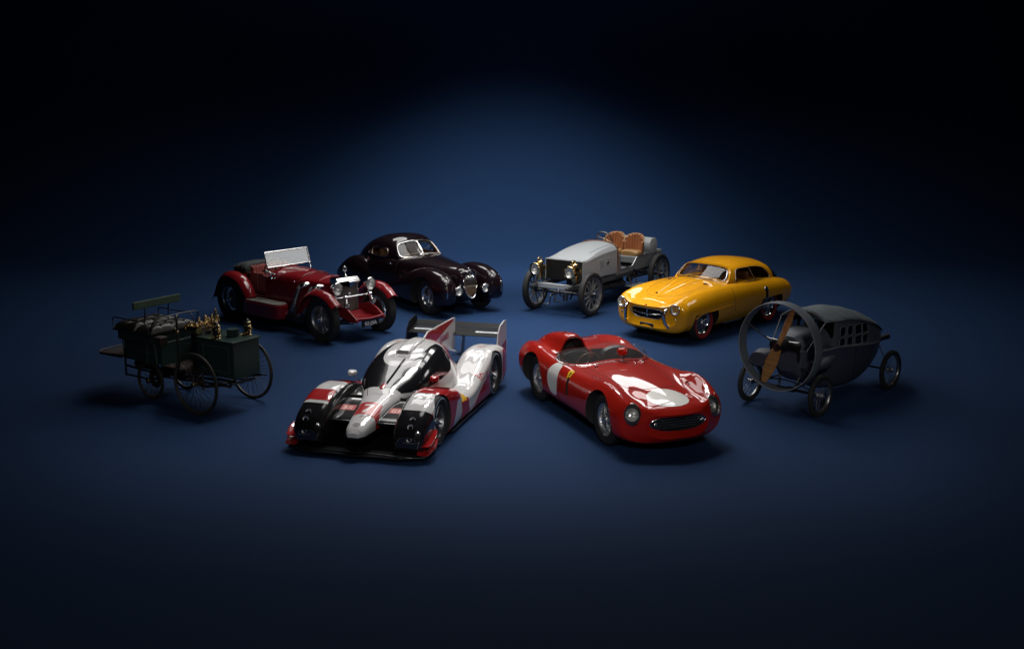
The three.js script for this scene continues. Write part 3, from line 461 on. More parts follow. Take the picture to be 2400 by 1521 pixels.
    decal('rear_fender_script', rf, [-.70, .45, s * 2], [0, 0, -s], [0, 1, 0], .46, .13, stick(text('ECI⁞EJJ', 512, 140, '#b5323a', null, sans(120))), car, .3);
    decal('door_number', rf, [.25, .24, s * 2], [0, 0, -s], [0, 1, 0], .24, .26, stick(text('7', 256, 280, '#f3f0ec', '#b51c22', sans(250), { dy: 12 })), car, .3);
    decal('class_badge', rf, [.50, .21, s * 2], [0, 0, -s], [0, 1, 0], .13, .17, stick(text('01', 200, 240, '#b5323a', '#efeeec', sans(120))), car, .3);
    decal('fender_label', fr, [1.70, .30, s * 2], [0, 0, -s], [0, 1, 0], .26, .22, stick(text('● Gaussion', 400, 340, '#16161a', '#d9d9d8', sans(58))), car, .3);
    decal('fender_script', fr, [1.72, .50, s * 2], [0, 0, -s], [0, 1, 0], .2, .06, stick(text('AGL-Nex', 300, 90, '#e9e9ee', '#a3141b', 'italic bold 64px sans-serif')), car, .3);
    decal('fin_script', fin, [-1.5, .78, s], [0, 0, -s], [0, 1, 0], .55, .17, stick(text('EIAVO', 512, 160, '#b5323a', null, sans(140))), car, .05);
    decal('fin_emblem', fin, [-.86, .90, s], [0, 0, -s], [0, 1, 0], .09, .12, stick(text('R', 140, 180, '#fff', '#b51c22', sans(120))), car, .05);
  }
  decal('wing_script', wing.children[0], [-2.08, 2, -.52], [0, -1, 0], [-1, 0, 0], .36, .06, stick(text('I·▬▬·MASKIA', 512, 90, '#2c3c46', '#dfe6ea', sans(64))), car, .2);
  decal('wing_script', wing.children[0], [-2.08, 2, .5], [0, -1, 0], [-1, 0, 0], .36, .06, stick(text('LALIO·NEALYOR', 512, 90, '#3c4c56', '#dfe6ea', sans(58))), car, .2);
}

// ------------------------------------------------------------------ dark red pre-war open tourer
{
  const car = thing('open_roadster', 'dark red pre-war roadster with outside exhaust pipes, folded grey hood and upright radiator', 'car', 'vehicles on the blue studio floor', -3.97, -22.468, rad(-42.9));
  const red = paint(.185, .007, .011), dred = flat(.16, .03, .028, .45), leather = flat(.30, .085, .075, .42), tan = flat(.16, .15, .13, .6), black = M.satin;
  const ax = 1.409;
  // body tub: cowl to rounded tail
  const B = (x, yb, w, ym, yt, ws, y0) => [x, [[0, yb], [w * .8, yb], [w * .97, yb + .08], [w, ym], [ws, yt], [ws * .75, yt + (y0 - yt) * .62], [0, y0]]];
  const tub0 = loft([B(.36, .42, .385, .70, .955, .35, 1.08), B(0, .40, .425, .70, .97, .39, 1.10), B(-.35, .40, .455, .70, .98, .42, 1.10), B(-.8, .40, .49, .68, .95, .46, 1.05), B(-1.2, .44, .50, .70, .93, .46, 1.0), B(-1.6, .52, .46, .72, .90, .41, .96), B(-1.9, .60, .36, .72, .85, .31, .89), B(-2.05, .68, .22, .75, .80, .18, .83)], { nu: 60, per: 6 });
  const open = plate(smooth2([[-.50, 0], [-.50, .3], [-.53, .46], [-1.0, .52], [-1.25, .40], [-1.38, .2], [-1.40, 0], [-1.38, -.2], [-1.25, -.40], [-1.0, -.52], [-.53, -.46], [-.50, -.3]], 5, true), .55, 1.4, 0);
  const doorDip = extrude(smooth2([[-.40, 1.3], [-.44, 1.02], [-.56, .88], [-.72, .84], [-.86, .87], [-1.02, .98], [-1.10, 1.3]], 5), 2.4, 0).translate(0, 0, -1.2);
  const [sh, inn] = carve(tub0, [open, doorDip], red, dred);
  const body = mesh('body', sh, red, car); mesh('cockpit_lining', inn, leather, car);
  // bonnet
  const H = (x, w, yb, ys, y0) => [x, [[0, yb], [w * .9, yb], [w, yb + .05], [w, ys - .06], [w * .95, ys], [w * .6, ys + (y0 - ys) * .62], [w * .08, y0 - .002], [0, y0]]];
  const bon0 = loft([H(1.27, .262, .50, .985, 1.045), H(.9, .30, .48, .98, 1.062), H(.375, .372, .45, .965, 1.08)], { nu: 30, per: 6 });
  const bon = mesh('bonnet', bon0, red, car);
  for (const x of [.375, .86]) { const q = []; for (let i = -12; i <= 12; i++) { const z = i / 12 * (x > .5 ? .30 : .365), h = hit(x > .5 ? bon : body, [x - .02, 2, z], [0, -1, 0]); if (h && h.p.y > .8) q.push([h.p.x, h.p.y, h.p.z]); } if (q.length > 3) mesh('bonnet_strap', tube(q, .011, 48, 6), red, car); }
  mesh('bonnet_hinge', tube([[1.26, 1.048, 0], [.8, 1.068, 0], [.38, 1.083, 0]], .006), M.steel, car);
  // side louvre lines and the exhaust pipes
  seam('bonnet_joint', bon, [[1.25, .93, 2], [.8, .925, 2], [.4, .92, 2]], [0, 0, -1], M.black, car, .004);
  for (const x of [.56, .92]) {
    const p = group('exhaust_pipe', car);
    mesh('hose', tube([[x + .02, .90, .30], [x + .01, .905, .40], [x - .05, .86, .465], [x - .11, .72, .50], [x - .16, .55, .53], [x - .22, .40, .545], [x - .28, .32, .54]], .05, 60, 14), metal(.32, .32, .33, .32), p);
    const rings = []; const cv = new THREE.CatmullRomCurve3([V(x + .02, .90, .30), V(x + .01, .905, .40), V(x - .05, .86, .465), V(x - .11, .72, .50), V(x - .16, .55, .53), V(x - .22, .40, .545)]);
    for (let i = 8; i < 40; i++) { const t = i / 40, q = cv.getPointAt(t), d = cv.getTangentAt(t); rings.push(new THREE.TorusGeometry(.0495, .0022, 5, 16).applyQuaternion(new THREE.Quaternion().setFromUnitVectors(V(0, 0, 1), d)).translate(q.x, q.y, q.z)); }
    mesh('hose_ribs', rings, M.steel, p).userData.kind = 'stuff';
    mesh('flange', tube([[x + .03, .90, .29], [x + .01, .905, .40], [x - .04, .868, .458]], .055, 16, 14), M.chrome, p);
    mesh('foot', bar([x - .20, .43, .543], [x - .29, .30, .538], .055, .06, 14), M.iron, p);
  }
  mesh('exhaust_manifold', tube([[.75, .29, .535], [.3, .28, .54], [-.1, .27, .54]], .065, 30, 16), M.iron, car);
  // radiator
  const rd = group('radiator', car);
  const vee = (w, y0, y1, nose) => plate([[1.30 + nose, 0], [1.30, w], [1.14, w], [1.14, -w], [1.30, -w]], y0, y1, .006);
  mesh('core', vee(.243, .47, .99, .06), flat(.075, .068, .058, .55), rd);
  mesh('shell', slab([[1.13, .98], [1.325, .98], [1.345, 1.03], [1.30, 1.075], [1.13, 1.078]], -.256, .256, .012), M.chrome, rd);
  for (const s of [1, -1]) { mesh('shell_side', box(1.215, .73, s * .251, .19, .52, .018, .006), M.chrome, rd); mesh('shell_peak', new THREE.ExtrudeGeometry(new THREE.Shape([new THREE.Vector2(0, 0), new THREE.Vector2(.254, 0), new THREE.Vector2(.254, -.02), new THREE.Vector2(.03, -.085), new THREE.Vector2(0, -.085)]), { depth: .03, bevelEnabled: true, bevelSize: .004, bevelThickness: .004, bevelSegments: 1 }).rotateY(Math.PI / 2).scale(1, 1, -s).translate(1.345, 1.01, 0), M.chrome, rd); }
  { const st = []; for (let i = 0; i < 26; i++) { const y = .485 + i * .019; st.push(bar([1.303, y, .24], [1.363, y, 0], .002, .002, 4), bar([1.303, y, -.24], [1.363, y, 0], .002, .002, 4)); } for (let i = -13; i <= 13; i++) { const z = i * .0185, x = 1.363 - Math.abs(z) / .243 * .06; st.push(bar([x, .48, z], [x, .98, z], .002, .002, 4)); } mesh('mesh_grille', st, M.steel, rd).userData.kind = 'stuff'; }
  mesh('cap', latheY([[0, .13], [.012, .128], [.016, .10], [.012, .085], [.045, .05], [.05, .03], [.03, .02], [.028, 0]]).translate(1.25, 1.075, 0), M.chrome, rd);
  mesh('star_mascot', merge([new THREE.TorusGeometry(.045, .007, 8, 28).rotateY(Math.PI / 2), ...[90, 210, 330].map((d) => bar([0, 0, 0], [0, .043 * Math.sin(rad(d)), .043 * Math.cos(rad(d))], .007, .003, 6))]).translate(1.25, 1.235, 0), M.chrome, rd);
  mesh('emblem', merge([latheX([[0, .008], [.03, .006], [.034, 0]], 20), bar([0, -.02, 0], [0, -.09, 0], .014, .01)]).translate(1.368, .78, 0), M.chrome, rd);
  // front apron, dumb irons, number plate
  const ap = smooth2([[1.36, .46], [1.55, .42], [1.75, .40], [1.93, .425]], 6); mesh('apron', slab(ap.concat(ap.slice().reverse().map(([x, y]) => [x, y - .03])), -.30, .30, .006), red, car);
  mesh('apron_lip', tube([[1.93, .435, -.31], [1.965, .425, 0], [1.93, .435, .31]], .02, 24, 8), red, car);
  for (const s of [1, -1]) { const r = smooth2([[.9, .48], [1.3, .55], [1.5, .60], [1.7, .565], [1.88, .47], [1.95, .42]], 5); mesh('frame_horn', slab(r.concat(smooth2([[1.95, .38], [1.8, .37], [1.5, .43], [1.2, .42], [.9, .40]], 5)), s * .31 - .022, s * .31 + .022, .008), red, car);
    mesh('leaf_spring', merge([0, 1, 2, 3].map((k) => tube([[1.40 + .5 - k * .1, .36 + k * .014, s * .36], [1.40, .30 - k * .01, s * .36], [1.40 - .5 + k * .1, .36 + k * .014, s * .36]], .012, 20, 6))), M.iron, car); }
  mesh('plate_carrier', box(1.93, .335, 0, .02, .12, .40, .004), M.black, car);
  const plateTex = text('92-J9A', 512, 150, '#f0f0ee', '#08080a', 'bold 128px sans-serif', { dy: 6 });
  mesh('number_plate', new THREE.PlaneGeometry(.38, .11).rotateY(Math.PI / 2).translate(1.9415, .335, 0), new THREE.MeshStandardMaterial({ map: plateTex, roughness: .5 }), car);
  mesh('front_axle', merge([tube([[ax, .40, .62], [ax, .34, .4], [ax, .31, 0], [ax, .34, -.4], [ax, .40, -.62]], .032), bar([ax - .2, .36, -.6], [ax - .2, .36, .6], .014)]), M.iron, car);
  mesh('rear_axle', merge([bar([-ax, .42, -.65], [-ax, .42, .65], .05), ball(-ax, .42, 0, .14)]), M.iron, car);
  mesh('chassis_rails', merge([box(-.1, .40, .33, 2.9, .10, .05), box(-.1, .40, -.33, 2.9, .10, .05), box(-.2, .37, 0, 2.2, .03, .62)]), M.black, car);
  // wings over the wheels
  const wingGeo = (pts, w, z0, th = .012) => { // pts: [x, y, nx] centre line of the crown; section arched across z
    const c = new THREE.CatmullRomCurve3(pts.map((p) => V(p[0], p[1], 0)), false, 'centripetal'), n = 48, pos = [], idx = [], m = 14; const P = c.getPoints(n);
    for (let i = 0; i <= n; i++) { const t = i / n, d = c.getTangent(t), nx = -d.y, ny = d.x, wd = w * (.82 + .18 * Math.sin(Math.PI * Math.min(1, t * 1.15)));
      for (const lay of [0, 1]) for (let k = 0; k <= m; k++) { const a = (k / m - .5) * 2, drop = .075 * Math.pow(Math.abs(a), 2.6) + lay * th; const sgn = ny < 0 ? 1 : -1; pos.push(P[i].x + nx * sgn * drop, P[i].y + ny * sgn * drop, z0 + a * wd); } }
    const R = 2 * (m + 1); for (let i = 0; i < n; i++) { for (let k = 0; k < m; k++) { const a = i * R + k, b = a + R; idx.push(a, b, a + 1, a + 1, b, b + 1); const e = a + m + 1, f = e + R; idx.push(e, e + 1, f, e + 1, f + 1, f); } for (const k of [0, m]) { const a = i * R + k, b = a + R, e = a + m + 1, f = e + R; k ? idx.push(a, b, e, b, f, e) : idx.push(a, e, b, b, e, f); } }
    for (const i of [0, n]) for (let k = 0; k < m; k++) { const a = i * R + k, e = a + m + 1; i ? idx.push(a, e, a + 1, a + 1, e, e + 1) : idx.push(a, a + 1, e, a + 1, e + 1, e); }
    const g = new THREE.BufferGeometry(); g.setAttribute('position', new THREE.Float32BufferAttribute(pos, 3)); g.setIndex(idx); g.computeVertexNormals(); return g; };
  for (const s of [1, -1]) {
    mesh('front_fender', wingGeo([[.66, .42], [.78, .60], [.98, .82], [1.22, .935], [1.45, .945], [1.68, .87], [1.86, .73]], .145, s * .665), red, car);
    mesh('rear_fender', wingGeo([[-.70, .55], [-.80, .72], [-1.0, .90], [-1.25, .975], [-1.5, .955], [-1.72, .80], [-1.9, .52], [-1.98, .40]], .15, s * .66), red, car);
    for (const [x, st] of [[ax, 0], [-ax, 0]]) wireWheel(car, { r: .42, rim: .262, w: .17, x, z: s * .663, side: s, n: 26, hubR: .055, rimMat: metal(.42, .42, .44, .35), spokeMat: metal(.4, .4, .42, .35), dish: .55, ribs: 5 });
    mesh('fender_stay', bar([1.35, .60, s * .3], [1.40, .90, s * .6], .012), M.black, car);
    // headlamp on the cross bar, horn and fog lamp under it
    const l = group('headlight', car), hx = 1.50, hy = .945, hz = s * .385;
    mesh('shell', latheX([[0, -.15], [.05, -.14], [.095, -.08], [.112, -.01], [.122, 0], [.122, .018], [.112, .024]], 40).translate(hx, hy, hz), M.chrome, l);
    mesh('reflector', latheX([[0, -.09], [.05, -.075], [.095, -.02], [.108, .008]], 32).translate(hx, hy, hz), M.bowl, l);
    mesh('lens', latheX([[.112, .018], [.09, .032], [.05, .042], [0, .046]], 32).translate(hx, hy, hz), M.lens, l);
    mesh('post', bar([hx - .06, .79, hz], [hx - .06, .85, hz], .02), M.chrome, l);
    const fl = group('fog_lamp', car); mesh('shell', latheX([[0, -.09], [.03, -.08], [.052, -.03], [.062, .01], [.058, .014]], 28).translate(1.66, .655, s * .30), M.chrome, fl); mesh('lens', latheX([[.056, .012], [.03, .022], [0, .025]], 24).translate(1.66, .655, s * .30), M.lens, fl); mesh('post', bar([1.60, .66, s * .30], [1.60, .78, s * .29], .012), M.chrome, fl);
    mesh('bar_boss', merge([ball(1.60, .785, s * .285, .052, 1, .8, 1), ball(1.62, .725, s * .29, .034)]), M.chrome, car);
  }
  mesh('lamp_bar', tube([[1.47, .77, .50], [1.58, .785, .285], [1.60, .79, 0], [1.58, .785, -.285], [1.47, .77, -.50]], .014, 40, 10), M.chrome, car);
  // tool box on the running board
  const tb = group('running_board_box', car);
  { const o = smooth2([[.16, .52], [.18, .62], [.14, .72], [.02, .76], [-.4, .77], [-.83, .77], [-.85, .6], [-.84, .50]], 3); mesh('case', plate(o.concat([[.1, .48]]), .235, .50, .02), red, tb); mesh('lid', plate(o.map(([x, z]) => [x * .985 - .004, (z - .63) * .97 + .63]).concat([[.08, .49]]), .502, .525, .008), tan, tb); mesh('catch', box(-.25, .49, .775, .05, .03, .012), M.chrome, tb); mesh('trim_line', tube(o.slice(2, 20).map(([x, z]) => [x, .40, z + .002]), .005, 40, 6), M.black, tb); }
  mesh('running_board_box', plate([[.14, -.50], [.14, -.76], [-.84, -.77], [-.84, -.5]], .235, .52, .02), red, car);
  // seats, hood, steering
  const st = group('seat', car);
  mesh('cushion', box(-.82, .62, 0, .52, .14, .84, .05), leather, st);
  for (let i = -6; i <= 6; i++) mesh('pleat', loft([[-.99, [[0, .60], [.028, .60], [.03, .85], [.024, 1.03], [0, 1.055]]], [-1.09, [[0, .60], [.034, .60], [.035, .88], [.028, 1.07], [0, 1.095]]]], { nu: 5, per: 4, z0: i * .066 }), leather, st);
  for (const s of [1, -1]) for (let i = 0; i < 6; i++) mesh('side_pleat', box(-.55 - i * .078, .81, s * (.435 + (i > 3 ? .012 : 0)), .074, .34 - (i < 2 ? .06 : 0), .035, .016), leather, st);
  { const seedKeep = seed; const top = loft([[-1.20, [[0, .92], [.36, .92], [.46, .96], [.47, 1.02], [.38, 1.075], [.2, 1.085], [0, 1.09]]], [-1.30, [[0, .91], [.38, .91], [.475, .95], [.48, 1.03], [.40, 1.105], [.2, 1.12], [0, 1.115]]], [-1.48, [[0, .90], [.36, .90], [.45, .94], [.455, 1.02], [.36, 1.085], [.2, 1.09], [0, 1.10]]], [-1.66, [[0, .88], [.3, .88], [.40, .92], [.41, .985], [.32, 1.04], [.15, 1.05], [0, 1.06]]], [-1.78, [[0, .88], [.25, .88], [.33, .90], [.34, .94], [.26, .97], [.12, .98], [0, .98]]]], { nu: 40, per: 8 });
    const P = top.attributes.position; for (let i = 0; i < P.count; i++) { const x = P.getX(i), y = P.getY(i), z = P.getZ(i); P.setXYZ(i, x + .008 * Math.sin(z * 22 + y * 15), y + .008 * Math.sin(x * 46 + z * 7) + .004 * Math.sin(x * 90 - z * 31), z + .006 * Math.sin(x * 38 + y * 20)); } top.computeVertexNormals(); mesh('folded_hood', top, flat(.030, .036, .038, .8), car); }
  const sw = group('steering_wheel', car); sw.position.set(-.62, 1.10, .22); sw.rotation.z = rad(-32); mesh('rim', new THREE.TorusGeometry(.2, .012, 10, 40).rotateY(Math.PI / 2), M.satin, sw); mesh('spokes', [0, 1, 2, 3].map((k) => bar([0, 0, 0], [0, .19 * Math.sin(k * Math.PI / 2 + .7), .19 * Math.cos(k * Math.PI / 2 + .7)], .006)), M.steel, sw); mesh('column', bar([0, 0, 0], [.5, -.02, 0], .02), M.black, sw);
  // windscreen
  const ws = group('windscreen', car); const wx = -.42, lean = .10;
  const fr = (a, b) => bar(a, b, .013, .013, 8);
  mesh('frame', [fr([wx, 1.09, .50], [wx - lean, 1.40, .50]), fr([wx, 1.09, -.50], [wx - lean, 1.40, -.50]), fr([wx - lean, 1.40, -.50], [wx - lean, 1.40, .50]), fr([wx, 1.125, -.50], [wx, 1.125, .50]), tube([[wx, 1.12, .5], [wx + .02, 1.05, .49], [wx + .12, 1.0, .42]], .012), tube([[wx, 1.12, -.5], [wx + .02, 1.05, -.49], [wx + .12, 1.0, -.42]], .012)], M.chrome, ws);
  mesh('pane', new THREE.BoxGeometry(.006, .275, .98).rotateZ(Math.atan2(lean, .31)).translate(wx - lean * .55, 1.262, 0), M.glass, ws);
  mesh('lower_pane', slab([[wx + .004, 1.12], [wx + .004, 1.05], [wx - .002, 1.05], [wx - .002, 1.12]], -.48, .48, 0), M.glass, ws);
  mesh('spare_knob', merge([bar([wx + .02, .985, .46], [wx + .06, .97, .49], .02), bar([wx + .07, .94, .47], [wx + .09, .92, .49], .016)]), M.chrome, car);
  const hn = group('horn', car); mesh('bell', latheX([[.045, 0], [.03, -.02], [.02, -.06], [.018, -.12]], 24).translate(-.40, 1.06, .55), M.chrome, hn);
  for (const x of [.27, -.3]) mesh('bonnet_rivet', ball(x, .93, .412 + (x < 0 ? .03 : 0), .013), M.chrome, car);
}

// ------------------------------------------------------------------ dark teardrop coupe
{
  const car = thing('teardrop_coupe', 'dark aubergine teardrop coupe with oval grille and split windscreen', 'car', 'vehicles on the blue studio floor', -1.95, -24.891, rad(-52));
  const plum = paint(.0085, .0032, .0055, { clearcoatRoughness: .02 }), tan = flat(.24, .12, .05, .5), pale = metal(.75, .66, .58, .25);
  const B = (x, p) => [x, p];
  const body0 = loft([
    B(1.82, [[0, .36], [.06, .37], [.10, .48], [.12, .64], [.105, .78], [.06, .86], [0, .875]]),
    B(1.78, [[0, .31], [.10, .32], [.17, .47], [.19, .65], [.17, .80], [.09, .885], [0, .90]]),
    B(1.55, [[0, .27], [.18, .27], [.26, .46], [.28, .66], [.25, .83], [.13, .925], [0, .94]]),
    B(1.2, [[0, .25], [.28, .25], [.35, .48], [.36, .70], [.32, .86], [.17, .95], [0, .968]]),
    B(.7, [[0, .24], [.46, .24], [.48, .5], [.46, .74], [.40, .90], [.22, .985], [0, 1.003]]),
    B(.25, [[0, .24], [.60, .24], [.62, .5], [.60, .78], [.53, .92], [.28, 1.0], [0, 1.02]]),
    B(-.4, [[0, .24], [.66, .24], [.70, .5], [.68, .79], [.60, .92], [.3, .96], [0, .97]]),
    B(-1.0, [[0, .24], [.66, .24], [.70, .5], [.67, .76], [.58, .88], [.3, .92], [0, .93]]),
    B(-1.6, [[0, .26], [.54, .26], [.57, .46], [.53, .66], [.44, .78], [.24, .82], [0, .83]]),
    B(-2.1, [[0, .30], [.30, .30], [.32, .42], [.29, .54], [.22, .61], [.12, .64], [0, .65]]),
    B(-2.4, [[0, .36], [.08, .36], [.09, .40], [.08, .44], [.06, .47], [.03, .48], [0, .48]])], { nu: 80, per: 5 });
  const mouth = extrude(ellipse(0, 0, .148, .262, 36), .4, 0).rotateY(Math.PI / 2).rotateZ(rad(9)).translate(1.73, .615, 0);
  const [bs, bm] = carve(body0, [mouth], plum, M.black);
  const body = mesh('body', bs, plum, car); mesh('grille_opening', bm, M.black, car);
  // oval grille
  const gr = group('grille', car); const gp = (a, k = 1) => { const z = .152 * k * Math.cos(a), v = .268 * k * Math.sin(a); return [1.842 - 1.1 * z * z - v * .16 - .45 * Math.max(0, v) * Math.max(0, v), .615 + v, z]; };
  mesh('trim', tube([...Array(40)].map((_, i) => gp(i / 40 * 2 * Math.PI)), .014, 90, 8, true), M.chrome, gr);
  for (let i = -8; i <= 8; i++) { const z = i * .0172, h = Math.sqrt(1 - (z / .152) ** 2); const a0 = Math.asin(h), q = [...Array(9)].map((_, k) => { const v = .262 * h * (k / 4 - 1); return [1.838 - 1.1 * z * z - v * .16 - .45 * Math.max(0, v) ** 2, .615 + v, z]; }); mesh('bar', tube(q, .004, 14, 5), M.chrome, gr); }
  mesh('backing', extrude(ellipse(0, 0, .15, .262, 32), .004, 0).rotateY(Math.PI / 2).rotateZ(rad(9)).translate(1.775, .615, 0), M.iron, gr);
  mesh('bonnet_mascot', ball(1.75, .925, 0, .018, 1.6, 1, 1), M.chrome, car);
  for (const s of [1, -1]) {
    const F = (x, w, yb, yt, dz = 0) => [x, [[0 + dz, yb], [w * .8 + dz, yb], [w + dz, yb + (yt - yb) * .4], [w * .9 + dz, yb + (yt - yb) * .72], [w * .5 + dz, yt - .028], [0 + dz, yt]]];
    const f0 = loft([F(1.985, .05, .48, .60), F(1.95, .13, .37, .70), F(1.84, .195, .28, .80), F(1.62, .235, .22, .885), F(1.35, .25, .20, .925), F(1.1, .25, .20, .92), F(.8, .24, .21, .85), F(.45, .205, .22, .71), F(.1, .16, .23, .56), F(-.3, .10, .24, .40)], { nu: 60, per: 6, z0: s * .575 });
    const [fs, fw] = carve(f0, [arch(1.30, .355, .415, s * .54, s * 1.2)], plum, M.black);
    const f = mesh('front_fender', fs, plum, car); mesh('front_wheel_arch', fw, M.black, car);
    mesh('rear_fender', loft([F(-.62, .06, .25, .44), F(-.75, .13, .23, .62), F(-.95, .20, .22, .76), F(-1.25, .245, .21, .86), F(-1.6, .24, .22, .84), F(-1.95, .20, .24, .70), F(-2.25, .12, .28, .50), F(-2.4, .04, .33, .40)], { nu: 50, per: 6, z0: s * .575 }), plum, car);
    mesh('fender_trim', tube([[-.82, .60, s * .725], [-.74, .42, s * .70], [-.66, .27, s * .66]].map((p) => { const h = hit(car.children[car.children.length - 1], [p[0], p[1], s * 3], [0, 0, -s]); return h ? h.p : V(...p); }), .018, 20, 8), M.chrome, car);
    wireWheel(car, { r: .361, rim: .215, w: .175, x: 1.30, z: s * .615, side: s, n: 20, hubR: .055, rimMat: metal(.7, .7, .7, .15), spokeMat: M.chrome, hubMat: M.chrome, spokeR: .0045, dish: .4, ribs: 4 });
    wireWheel(car, { r: .361, rim: .215, w: .175, x: -1.35, z: s * .60, side: s, n: 20, hubR: .055, rimMat: metal(.7, .7, .7, .15), spokeMat: M.chrome, dish: .4, ribs: 4 });
    headlamp(car, 1.885, .515, s * .325, .086, M.chrome, 0, -s * .05, 2.2);
    { const k = [[1.98, .42], [1.985, .52], [1.96, .64], [1.88, .76]].map(([x, y]) => hit(f, [4, y, s * .66], [-1, 0, 0])).filter(Boolean).map((h) => h.p); if (k.length > 2) mesh('bumper_guard', tube(k, .011, 20, 8), M.chrome, car); }
    mesh('bumper_stub', bar([1.90, .40, s * .45], [1.92, .40, s * .42], .02), M.chrome, car);
    // side louvres, handle, hinges
    for (let i = 0; i < 5; i++) { const h = hit(body, [.55, .66 + i * .026, s * 3], [0, 0, -s]); mesh('louvre', tube([.38, .5, .62, .72].map((x) => { const q = hit(body, [x, .65 + i * .028, s * 3], [0, 0, -s]); return q.p; }), .005, 12, 5), plum, car); }
    mesh('door_handle', bar([-.18, .86, s * .655], [-.10, .855, s * .645], .012), M.chrome, car);
    for (const y of [1.0, .86]) mesh('hinge', bar([-.985, y - .04, s * (.62 + (1 - y) * .2)], [-.985, y + .03, s * (.61 + (1 - y) * .2)], .013), M.chrome, car);
    seam('door_joint', body, [[.10, .95, s * 3], [.07, .7, s * 3], [.02, .45, s * 3], [-.05, .30, s * 3]], [0, 0, -s], M.black, car, .004);
    seam('door_joint', body, [[-.93, .88, s * 3], [-.90, .65, s * 3], [-.80, .45, s * 3]], [0, 0, -s], M.black, car, .004);
  }
  // cabin shell
  const wx = (y, z) => .17 - (y - 1.02) * 1.05 - .36 * Math.abs(z);
  const front = [[0, .88], [.48, .88], [.53, .96], [.50, 1.09], [.44, 1.205], [.28, 1.275], [0, 1.30]].map(([z, y]) => [z, y, wx(y, z)]);
  const cab0 = loft([[0, front], [-.42, [[0, .80], [.59, .80], [.615, .95], [.57, 1.14], [.475, 1.275], [.28, 1.355], [0, 1.38]]], [-.85, [[0, .80], [.61, .80], [.625, .94], [.575, 1.12], [.47, 1.25], [.28, 1.33], [0, 1.355]]], [-1.3, [[0, .76], [.55, .76], [.555, .88], [.50, 1.03], [.40, 1.14], [.23, 1.20], [0, 1.225]]], [-1.75, [[0, .66], [.41, .66], [.41, .76], [.36, .87], [.28, .95], [.15, .99], [0, 1.005]]], [-2.15, [[0, .5], [.2, .5], [.2, .58], [.18, .65], [.13, .71], [.07, .74], [0, .75]]]], { nu: 60, per: 6 });
  const hollow = csg(inflate(cab0, -.03), [box(-.55, 1.2, 0, 1.5, 1.0, 2, .0)], INTERSECTION);
  const panes = [];
  for (const s of [1, -1]) {
    const o = [[.025, 1.03], [.455, .985], [.485, 1.015], [.435, 1.175], [.39, 1.215], [.26, 1.248], [.025, 1.262]].map(([z, y]) => [s * z, y]);
    panes.push([s, o]);
  }
  const wcut = panes.map(([s, o]) => { const sh = extrude(o.map(([z, y]) => [-z, y]), .95, 0); sh.rotateY(Math.PI / 2); return sh.translate(-.50, 0, 0); });
  const swin = slab(roundRect(-.88, .955, -.30, 1.125, .07), -1, 1, 0);
  const [cs, ci] = carve(cab0, [hollow, ...wcut, swin], plum, tan);
  const cab = mesh('cabin', cs, plum, car); mesh('cabin_lining', ci, tan, car);
  panes.forEach(([s, o]) => { const w = group('windscreen', car); const p = o.map(([z, y]) => [wx(y, z) - .006, y, z]); mesh('pane', pane(s > 0 ? p : p.slice().reverse()), M.glass, w); mesh('frame', tube(p.map(([x, y, z]) => [x + .008, y, z]), .014, 70, 8, true), s > 0 ? M.chrome : pale, w); });
  for (const s of [1, -1]) { const w = group('side_window', car); const o = roundRect(-.88, .955, -.30, 1.125, .07).map(([x, y]) => { const h = hit(new THREE.Mesh(cab0), [x, y, s * 3], [0, 0, -s]); return [x, y, h.p.z - s * .006]; }); mesh('frame', tube(o.map(([x, y, z]) => [x, y, z + s * .006]), .011, 70, 8, true), pale, w); if (s < 0) mesh('pane', pane(o), M.glass, w); }
  mesh('centre_pillar', tube([[wx(1.03, 0) + .008, 1.025, 0], [wx(1.15, 0) + .008, 1.15, 0], [wx(1.27, 0) + .008, 1.268, 0]], .013), M.chrome, car);
  mesh('scuttle_trim', tube([[.14, .965, .50], [.19, .99, .30], [.21, 1.015, 0], [.19, .99, -.30], [.14, .965, -.50]], .010, 30, 6), pale, car);
  const sw = group('steering_wheel', car); sw.position.set(-.20, 1.06, -.26); sw.rotation.z = rad(-28); mesh('rim', new THREE.TorusGeometry(.18, .011, 10, 36).rotateY(Math.PI / 2), M.satin, sw); mesh('spokes', [0, 1, 2].map((k) => bar([0, 0, 0], [0, .175 * Math.sin(k * 2.094 + .5), .175 * Math.cos(k * 2.094 + .5)], .006)), M.steel, sw);
  for (const s of [1, -1]) mesh('seat', merge([box(-.72, .90, s * .28, .14, .42, .46, .06), box(-.45, .75, s * .28, .5, .14, .46, .05)]), tan, car);
}

